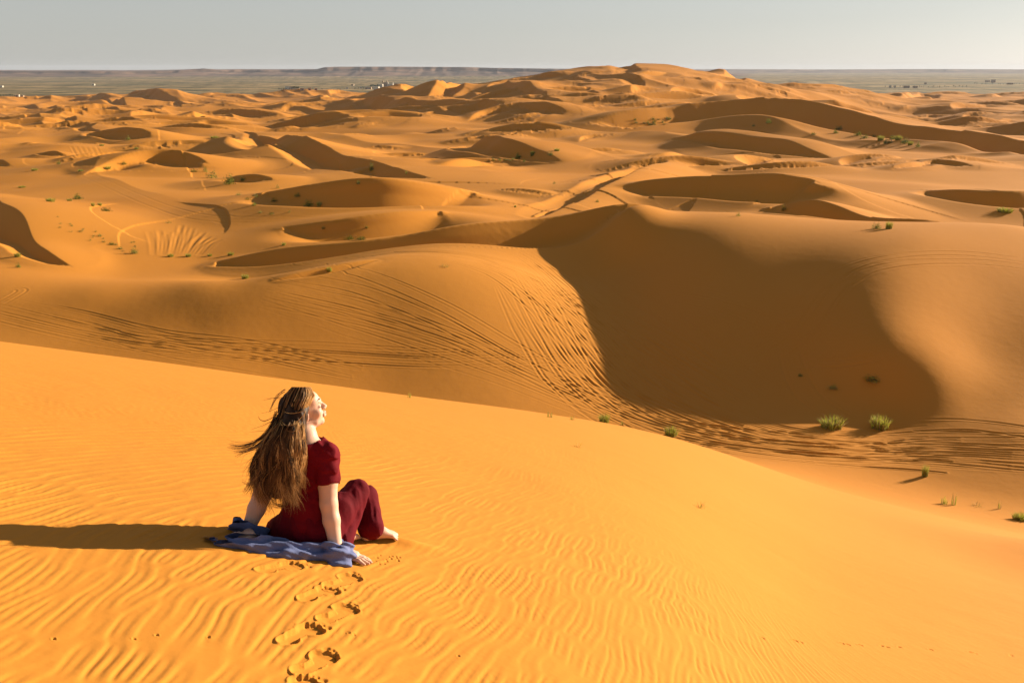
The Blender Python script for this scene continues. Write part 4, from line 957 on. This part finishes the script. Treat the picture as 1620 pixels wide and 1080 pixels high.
def hand(B, wr, palm_at, fdir, spread_, thumb_side, nails):
    """palm resting on the sand, five unequal bent fingers pressed down"""
    f = np.array(fdir, float); f /= np.linalg.norm(f); side = np.cross([0, 0, 1.], f); side /= np.linalg.norm(side)
    gz = lambda p, up: np.array([p[0], p[1], ground_z(p[0], p[1])+up])
    p0 = gz(palm_at-f*.030, .030); p1 = gz(palm_at+f*.035, .022)
    B.cone(wr, p0, .026, .022, .012)
    for q in (-.027, -.009, .009, .027): B.cone(p0+side*q*.7, p1+side*q, .0165, .0115, .010)
    Ls = [.060, .070, .066, .052]
    for i, q in enumerate((.030, .010, -.010, -.030)):
        q_ = q*thumb_side; d = f+side*thumb_side*(.18-.12*i)*spread_; d /= np.linalg.norm(d); b0 = gz(p1+side*q_, .021); L = Ls[i]
        b1 = gz(b0+d*L*.48, .020); b2 = gz(b0+d*L*.78, .012); b3 = gz(b0+d*L, .0075)
        B.chain([b0, b1, b2, b3], [.0100, .0090, .0080, .0068], .004); nails.append((b3+np.array([0, 0, .0062])-d*.002, d))
    d = f*.62+side*thumb_side*.78; t0 = gz(p0+side*thumb_side*.022, .022); t1 = gz(t0+d*.035, .016); t2 = gz(t1+(d*.5+f*.6)*.032, .009)
    B.chain([t0, t1, t2], [.014, .0105, .0080], .006); nails.append((t2+np.array([0, 0, .007]), d))
nails = []
hR = G_(551, 884); hL = G_(393, 858)
hand(B, wrR, hR, (1, -.10, 0), 1.0, 1, nails); n2_ = []; hand(B, wrL, hL, (-.5, .6, 0), 1.0, -1, n2_)
def foot(B, an, toe_at, nl):
    t = np.array([toe_at[0], toe_at[1], ground_z(toe_at[0], toe_at[1])+.014]); f = t-an; f[2] = 0; L = np.linalg.norm(f); f /= L; side = np.cross([0, 0, 1.], f)
    g = lambda p, up: np.array([p[0], p[1], ground_z(p[0], p[1])+up])
    heel = g(an-f*.035, .030); mid = g(an+f*L*.45, .038); ball = g(an+f*L*.80, .020)
    B.cone(an, heel, .034, .028, .015); B.cone(an, mid, .036, .026, .02); B.cone(heel, ball, .026, .018, .015); B.cone(mid+side*.012, ball+side*.022, .022, .015, .015); B.cone(mid-side*.012, ball-side*.022, .020, .014, .015)
    for i, q in enumerate((.030, .012, -.003, -.017, -.029)):
        b0 = ball+side*q; ln = (.046, .042, .037, .031, .025)[i]; b1 = g(b0+f*ln*.55, .017); b2 = g(b0+f*ln, .010); r = (.012, .0085, .008, .0075, .007)[i]
        B.chain([b0, b1, b2], [r*1.1, r, r*.85], .004); nl.append((b2+np.array([0, 0, r*.8]), f))
fn = []
foot(B, anL, G_(624, 849), fn); foot(B, anR, G_(562, 850), fn)
body = part('body', B.mesh('body'), M_SKIN)
def nail_mesh(lst, w=.0048, l=.0060):
    V, F = [], []
    for p, d in lst:
        d = np.array(d)/np.linalg.norm(d); s_ = np.cross([0, 0, 1.], d); i = len(V)
        for a in range(8): V.append(tuple(p+d*l*math.cos(a*math.pi/4)+s_*w*math.sin(a*math.pi/4)-np.array([0, 0, .0012*(math.sin(a*math.pi/4)**2)])))
        V.append(tuple(p+np.array([0, 0, .0008])))
        for a in range(8): F.append((i+a, i+(a+1) % 8, i+8))
    me = bpy.data.meshes.new('nails'); me.from_pydata(V, [], F); return me
part('fingernails', nail_mesh(nails), M_NAIL, body)
def face_bits():
    V, F = [], []
    for s_ in (1, -1):
        i = len(V)
        for q in range(6):
            t = q/5; c = H_(.0865-.010*t*t, s_*(.013+.030*t), .030+.006*math.sin(t*2.6)); w = .0035*(1-.6*t)
            V += [tuple(c+ax_u*w+ax_f*.0035), tuple(c-ax_u*w+ax_f*.0035)]
        for q in range(5): F.append((i+2*q, i+2*q+1, i+2*q+3, i+2*q+2))
    me = bpy.data.meshes.new('eyebrows'); me.from_pydata(V, [], F); part('eyebrows', me, M_BROW, body)
    V, F = [], []
    for s_ in (1, -1):
        i = len(V)
        for q in range(6):
            t = q/5; c = H_(.0835-.006*abs(2*t-1), s_*(.018+.026*t), .0015-.003*math.sin(t*3.14)); V += [tuple(c+ax_u*.0012), tuple(c-ax_u*.0012+ax_f*.005)]
        for q in range(5): F.append((i+2*q, i+2*q+1, i+2*q+3, i+2*q+2))
    me = bpy.data.meshes.new('eyelashes'); me.from_pydata(V, [], F); part('eyelashes', me, M_BROW, body)
    L = Field(H_(.09, 0, -.05)-.03, H_(.09, 0, -.05)+.03, .0016); L.f[:] = .02
    L.cone(H_(.085, .014, -.0445), H_(.0905, 0, -.0425), .0038, .0052, .003); L.cone(H_(.085, -.014, -.0445), H_(.0905, 0, -.0425), .0038, .0052, .003)
    L.cone(H_(.083, .012, -.0535), H_(.0870, 0, -.0545), .0042, .0062, .003); L.cone(H_(.083, -.012, -.0535), H_(.0870, 0, -.0545), .0042, .0062, .003)
    part('lips', L.mesh('lips'), M_LIP, body)
face_bits()
# --- T-shirt
def n3(x, y, z, s, seed): return vnoise(x/s+z/s*.7, y/s-z/s*.6, seed)-.5
T = Field((-1.40, D0*CP-.45, -2.40), (-.70, D0*CP+.40, -1.55), .005)
T.chain([J(486, 720, .0), J(485, 755, .0), J(483, 798, .0), J(481, 822, .0)], [.100, .092, .098, .114], .03)
T.cone(J(488, 701, -.01), shR+np.array([0, 0, .0]), .056, .058, .035); T.cone(J(485, 700, .0), shL, .056, .058, .035)
T.cone(J(508, 735, .02), J(460, 735, .04), .082, .085, .04)
sR1 = shR*.25+elR*.75; S_ = Field(T.lo, T.lo+.1, T.h); S_.n = T.n; S_.f = np.full(T.n, .05, np.float32); S_.chain([shR, shR*.5+elR*.5, sR1], [.060, .058, .061], .012)
sL1 = shL*.27+elL*.73; S_.chain([shL, shL*.5+elL*.5, sL1], [.060, .061, .062], .012)
sleeveR = (elR-shR)/np.linalg.norm(elR-shR); sleeveL = (elL-shL)/np.linalg.norm(elL-shL)
def arm_cut(F_, a, n, s0, rad):
    """end a sleeve square to the arm at distance s0 from the shoulder, leaving the trunk alone"""
    p = a+n*s0; sl, (X, Y, Z_) = F_.win(p-.16, p+.16); s_ = (X-a[0])*n[0]+(Y-a[1])*n[1]+(Z_-a[2])*n[2]
    rr = np.sqrt(np.maximum((X-a[0])**2+(Y-a[1])**2+(Z_-a[2])**2-s_*s_, 0)); near = (rr < rad) & (s_ > s0-.05)
    F_.f[sl] = np.where(near, np.maximum(F_.f[sl], s_-s0), F_.f[sl])
arm_cut(S_, shR, sleeveR, .138, .12); arm_cut(S_, shL, sleeveL, .150, .12)
T.f = smin_(T.f, S_.f, .012)
T.warp(lambda x, y, z: .016*n3(x, y, z*.55, .055, 3)+.010*np.abs(n3(x*1.2, y, z*2.2, .05, 6))*2-.004 + .006*np.abs(np.sin((z+x*1.4)*75))*sstep(-2.18, -2.28, z))
sleeveR = (elR-shR)/np.linalg.norm(elR-shR); sleeveL = (elL-shL)/np.linalg.norm(elL-shL)
def local_cut(F_, p, n, rad):
    sl, (X, Y, Z_) = F_.win(p-rad, p+rad); d = (X-p[0])*n[0]+(Y-p[1])*n[1]+(Z_-p[2])*n[2]; near = ((X-p[0])**2+(Y-p[1])**2+(Z_-p[2])**2) < rad*rad
    F_.f[sl] = np.where(near, np.maximum(F_.f[sl], d), F_.f[sl])
T.cut(J(484, 822, 0), np.array([-.22, .1, -.96])); nn = np.array([.10, -.05, 1.0]); nn /= np.linalg.norm(nn); local_cut(T, J(485, 694, -.01), nn, .078)
shirt = part('t_shirt', T.mesh('t_shirt'), M_TEE)
# --- trousers, wide legs
R_ = Field((-1.42, D0*CP-.42, -2.72), (-.50, D0*CP+.60, -1.72), .005)
R_.chain([J(483, 806, .0), J(480, 828, .0), J(478, 848, .02)], [.090, .112, .112], .03); R_.cone(hipR+np.array([-.005, -.01, -.005]), hipL+np.array([.035, -.01, -.005]), .102, .104, .04)
R_.chain([hipR, hipR*.5+knR*.5, knR], [.096, .082, .064], .03); R_.chain([knR, knR*.55+anR*.45, anR], [.064, .058, .062], .008)
R_.chain([hipL, hipL*.5+knL*.5, knL], [.096, .080, .062], .02); R_.chain([knL, knL*.55+anL*.45, anL+np.array([-.01, 0, .02])], [.062, .060, .066], .008)
def fold(x, y, z):
    s_ = (x-knR[0])*.80+(z-knR[2])*.6
    return .016*n3(x*1.5, y, z*.5, .06, 13)+.006*np.sin((x*1.0+z*.35)*120+4*n3(x, y, z, .1, 5))*sstep(-2.30, -2.42, z)*sstep(-1.12, -1.02, x)+.010*np.abs(n3(x*2, y, z*.6, .045, 9))
R_.warp(fold)
sl, (X_, Y_, Z__) = R_.win(R_.lo, R_.lo+R_.h*R_.n)
step_ = 12
gx_ = R_.lo[0]+R_.h*np.arange(0, R_.n[0], 1); gy_ = R_.lo[1]+R_.h*np.arange(0, R_.n[1], 1)
gg = np.array([[ground_z(a, b) for b in gy_[::step_]] for a in gx_[::step_]]); gi = np.array([np.interp(gy_, gy_[::step_], r) for r in gg]); gi = np.array([np.interp(gx_, gx_[::step_], gi[:, k]) for k in range(len(gy_))]).T
R_.f = np.maximum(R_.f, (gi[:, :, None]-.03-Z__).astype(np.float32))
local_cut(R_, anL+np.array([.060, 0, -.015]), np.array([.75, .0, -.66]), .085)
trousers = part('trousers', R_.mesh('trousers'), M_TRS)
# --- hair
def hair_material(name, c1, c2, rough=.55):
    m = simple_mat(name, c1, c2, 22, rough); m.node_tree.nodes['Principled BSDF'].inputs['Specular IOR Level'].default_value = .16; return m
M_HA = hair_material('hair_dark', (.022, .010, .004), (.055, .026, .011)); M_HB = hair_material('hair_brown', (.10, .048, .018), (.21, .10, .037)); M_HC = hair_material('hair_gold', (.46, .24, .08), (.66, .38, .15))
HR = Field((-1.75, D0*CP-.50, -2.45), (-.85, D0*CP+.30, -1.30), .006)
HR.ell(H_(-.024, 0, .027), (.088, .075, .082), HM, .02); HR.ell(H_(-.045, 0, -.010), (.058, .066, .078), HM, .03)
HR.chain([J(470, 655, -.06), J(460, 690, -.10), J(446, 725, -.12), J(438, 755, -.12), J(440, 780, -.10)], [.058, .058, .070, .062, .028], .04)
HR.chain([J(462, 690, -.10), J(462, 730, -.13), J(456, 770, -.12)], [.045, .042, .028], .03)
HR.warp(lambda x, y, z: .014*n3(x*2, y*2, z*.35, .05, 23)+.010*n3(x*3, y*3, z*.3, .03, 27))
sl, (X_, Y_, Z__) = HR.win(hc-.14, hc+.14)                                   # keep the face free
fd = (X_-hc[0])*ax_f[0]+(Y_-hc[1])*ax_f[1]+(Z__-hc[2])*ax_f[2]; ud = (X_-hc[0])*ax_u[0]+(Y_-hc[1])*ax_u[1]+(Z__-hc[2])*ax_u[2]
HR.f[sl] = np.maximum(HR.f[sl], fd-(.016+.75*np.clip(ud, -.02, .2)+.35*np.clip(ud, -.2, -.02)))
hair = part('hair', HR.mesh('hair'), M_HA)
rows_v = np.array([612, 625, 645, 670, 700, 730, 760, 785, 808.])
rows_l = np.array([462, 451, 443, 434, 418, 404, 397, 398, 412.])
rows_r = np.array([491, 497, 488, 481, 481, 482, 480, 477, 474.])
def strands():
    r = random.Random(12); V, F, MI = [], [], []
    def tube(P_, w, mi):
        P_ = np.array(P_); n = len(P_); t = np.gradient(P_, axis=0); i0 = len(V)
        for q in range(n):
            d = t[q]/(np.linalg.norm(t[q])+1e-9); a = np.cross(d, [.3, .9, .2]); a /= np.linalg.norm(a)+1e-9; b = np.cross(d, a); ww = w*(1-.85*(q/(n-1))**2.5)
            for c in range(3): V.append(tuple(P_[q]+ww*(a*math.cos(c*2.094)+b*math.sin(c*2.094)*.8)))
        for q in range(n-1):
            for c in range(3): F.append((i0+3*q+c, i0+3*q+(c+1) % 3, i0+3*q+3+(c+1) % 3, i0+3*q+3+c)); MI.append(mi)
    locks = [(r.random(), r.uniform(0, 6.3), r.uniform(.05, .095), r.uniform(2.0, 8.5), r.gauss(0, .07), r.uniform(-.004, .026), r.uniform(752, 803), r.random()) for _ in range(120)]
    for k in range(3000):
        s0, ph, fr, am, drift, layer, vend, hue = r.choice(locks); s = min(1, max(0, s0+r.gauss(0, .018))); am = am*r.uniform(.7, 1.3); ph += r.gauss(0, .25); layer += r.uniform(-.004, .004)
        wisp = r.random() < .05; vend += r.gauss(0, 7)+6*math.sin(s*9); vend -= 60*(s < .12)*r.random()
        if wisp: vend -= r.uniform(0, 50)
        v0 = r.choice([612, 614, 618, 625, 635]) if r.random() < .8 else r.uniform(640, 700); n = 17; pts = []; wu = r.uniform(25, 60); curl = r.gauss(0, 6)
        for q in range(n):
            t = q/(n-1); v = v0+(vend-v0)*t; l = np.interp(v, rows_v, rows_l); rr = np.interp(v, rows_v, rows_r); ss = min(1, max(0, s+drift*t)); u = l+(rr-l)*(ss+.02*math.sin(v*.05+s0*40))
            u += am*math.sin(v*fr+ph)*sstep(635, 730, v)+curl*sstep(.8, 1, t)*t; bul = math.sqrt(max(0, 1-(2*ss-1)**2))
            if v < 672: kk = -(.015+.078*bul)*(.55+.45*sstep(612, 640, v)) +.01
            else: kk = -.045-.115*bul-.03*sstep(670, 720, v)
            kk -= layer+.006*math.cos(v*fr+ph)*sstep(660, 740, v)
            if wisp and t > .4: u -= (t-.4)**1.6*wu*(1-ss); v -= (t-.4)*30*(1-ss)
            pts.append(J(u, v, kk))
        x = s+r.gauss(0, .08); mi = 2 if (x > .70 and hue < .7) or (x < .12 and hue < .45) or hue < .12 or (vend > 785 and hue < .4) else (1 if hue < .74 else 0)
        if r.random() < .12: mi = r.choice([0, 1, 2])
        tube(pts, r.uniform(.0008, .0018), mi)
    # gusts of loose hair blown out to her left
    for (P0, P1, P2, P3, n, jit) in [((440,655),(425,690),(395,712),(362,704),22,5),((432,680),(412,705),(392,716),(370,716),18,6),((428,690),(404,735),(402,760),(388,780),20,6),((420,700),(398,725),(396,750),(398,762),16,5),
            ((440,650),(428,668),(408,672),(409,657),2,2),((446,628),(440,624),(430,628),(418,631),2,3),((450,618),(436,620),(430,640),(428,650),4,4),((425,720),(405,755),(405,775),(382,762),7,4),((415,745),(405,775),(425,790),(440,782),14,7),((455,765),(462,800),(446,806),(430,795),20,6),((470,740),(482,775),(474,798),(452,806),20,5)]:
        for k in range(n):
            j = lambda p: (p[0]+r.gauss(0, jit*.5), p[1]+r.gauss(0, jit*.6)); a, b, c, d = j(P0), j(P1), j(P2), j(P3); pts = []
            k0 = r.uniform(-.11, -.05); k1 = k0+r.uniform(-.05, .06)
            for q in range(13):
                t = q/12; u, v = [(1-t)**3*a[i]+3*(1-t)**2*t*b[i]+3*(1-t)*t*t*c[i]+t**3*d[i] for i in (0, 1)]; pts.append(J(u, v, k0+(k1-k0)*t))
            tube(pts, r.uniform(.0009, .0022), r.choice([0, 1, 1, 2]))
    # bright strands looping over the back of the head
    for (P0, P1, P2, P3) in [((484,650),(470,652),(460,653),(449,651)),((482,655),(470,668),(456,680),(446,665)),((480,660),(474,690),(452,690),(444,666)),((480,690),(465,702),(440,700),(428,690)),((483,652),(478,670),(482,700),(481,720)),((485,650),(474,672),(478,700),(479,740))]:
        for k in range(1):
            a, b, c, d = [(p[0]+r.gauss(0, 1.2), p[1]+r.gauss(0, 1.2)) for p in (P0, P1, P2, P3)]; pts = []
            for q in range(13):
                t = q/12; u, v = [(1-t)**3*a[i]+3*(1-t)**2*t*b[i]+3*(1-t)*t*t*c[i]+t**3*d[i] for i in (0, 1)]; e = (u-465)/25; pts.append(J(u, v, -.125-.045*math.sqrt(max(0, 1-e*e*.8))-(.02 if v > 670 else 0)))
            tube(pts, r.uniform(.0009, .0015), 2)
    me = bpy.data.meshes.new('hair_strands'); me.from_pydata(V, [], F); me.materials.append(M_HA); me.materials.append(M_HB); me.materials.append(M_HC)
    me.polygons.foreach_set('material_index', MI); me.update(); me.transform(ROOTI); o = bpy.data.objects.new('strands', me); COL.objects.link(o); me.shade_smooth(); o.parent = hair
strands()
# --- the scarf wound round her wrists and lying on the sand
SF = Field((-1.95, D0*CP-.65, -2.75), (-.65, D0*CP+.35, -2.02), .005)
ctl = [(352,862,.022,.024),(372,862,.032,.044),(398,866,.034,.054),(425,871,.032,.054),(455,877,.030,.054),(485,879,.032,.054),(512,879,.040,.058),(532,875,.046,.058)]
gp = [(G_(u, v), up, r) for u, v, up, r in ctl]
for (a, ua, ra), (b, ub, rb) in zip(gp[:-1], gp[1:]):
    for off, sc_, dz in ((-.8, .62, -.2), (0, .9, .25), (.9, .62, -.1)):
        o_ = np.array([0, off, 0]); SF.cone(a+o_*ra+np.array([0, 0, ua*(.6+dz)]), b+o_*rb+np.array([0, 0, ub*(.6+dz)]), ra*sc_*.62, rb*sc_*.62, .015)
def ring(c, nrm, R0, r0, tilt=0, n=14, a0=0, a1=2*math.pi, lift=0):
    nrm = np.array(nrm, float); nrm /= np.linalg.norm(nrm); a = np.cross(nrm, [0, 1, .2]); a /= np.linalg.norm(a); b = np.cross(nrm, a); P_ = []
    for i in range(n+1):
        t = a0+(a1-a0)*i/n; P_.append(c+R0*(a*math.cos(t)+b*math.sin(t))+nrm*tilt*math.sin(t)+np.array([0, 0, lift*math.sin(t*2)]))
    for i in range(n): SF.cone(P_[i], P_[i+1], r0, r0, .010)
ring(wrR+np.array([.004, -.005, -.008]), (.25, -.15, 1), .046, .024, .012); ring(wrR+np.array([.008, -.014, -.042]), (.1, -.3, 1), .056, .028, .014, lift=.006)
ring(wrR+np.array([.012, -.014, -.005]), (.5, -.2, 1), .040, .012, .012)
ring(wrL+np.array([.006, -.01, -.026]), (-.1, -.1, 1), .060, .030, .014); ring(wrL+np.array([.0, .0, .010]), (.2, .3, 1), .056, .020, .020, lift=.014); ring(wrL+np.array([0, -.02, -.055]), (0, 0, 1), .066, .028)
SF.chain([wrL+np.array([-.050, .01, .0]), J(379, 824, .02)], [.020, .010], .012); SF.chain([wrL+np.array([.055, .02, -.01]), J(410, 838, .03), J(412, 856, .02)], [.022, .020, .022], .012)
SF.chain([J(366, 842, .01), J(362, 858, -.01)], [.024, .026], .015); SF.chain([J(368, 856, -.02), J(390, 856, -.045), J(412, 860, -.04)], [.032, .040, .032], .02); SF.chain([J(372, 850, .0), J(392, 848, -.02), J(410, 852, .0)], [.028, .030, .028], .02)
tl = G_(338, 858, .012); SF.chain([G_(352, 862, .018), tl], [.020, .011], .01)
def sfold(x, y, z):
    w = n3(x, y, z, .13, 41)*5; return .010*np.sin((y*1.5+z*1.3-x*.30)*58+w*.8)+.010*np.abs(n3(x*.28, y*1.3, z*1.2, .07, 43))*2-.005
SF.warp(sfold); SF.warp(lambda x, y, z: .0025*np.sin((z*1.6+y*1.2+x*.5)*120+n3(x, y, z, .09, 47)*7))
me = SF.mesh('scarf')
scarf = link('scarf', me, M_SCF); tag(scarf, 'crumpled blue-violet scarf on the sand, wound round both wrists of the woman', 'scarf')
rf = random.Random(6); V, F = [], []
for k in range(26):
    p = G_(340+rf.uniform(-2, 8), 858+rf.uniform(-3, 2), rf.uniform(.004, .018)); q = G_(p[0]*0+318+rf.uniform(0, 16), 853+rf.uniform(-4, 4), .003); i = len(V); w = .0022
    for t in (0, .5, 1): c = p*(1-t)+q*t+np.array([0, 0, .006*math.sin(t*3.1)]); V += [tuple(c+np.array([0, w, 0])), tuple(c+np.array([0, -w, w]))]
    F += [(i, i+1, i+3, i+2), (i+2, i+3, i+5, i+4)]
fm = bpy.data.meshes.new('fringe'); fm.from_pydata(V, [], F); link('fringe', fm, M_SCF, scarf)
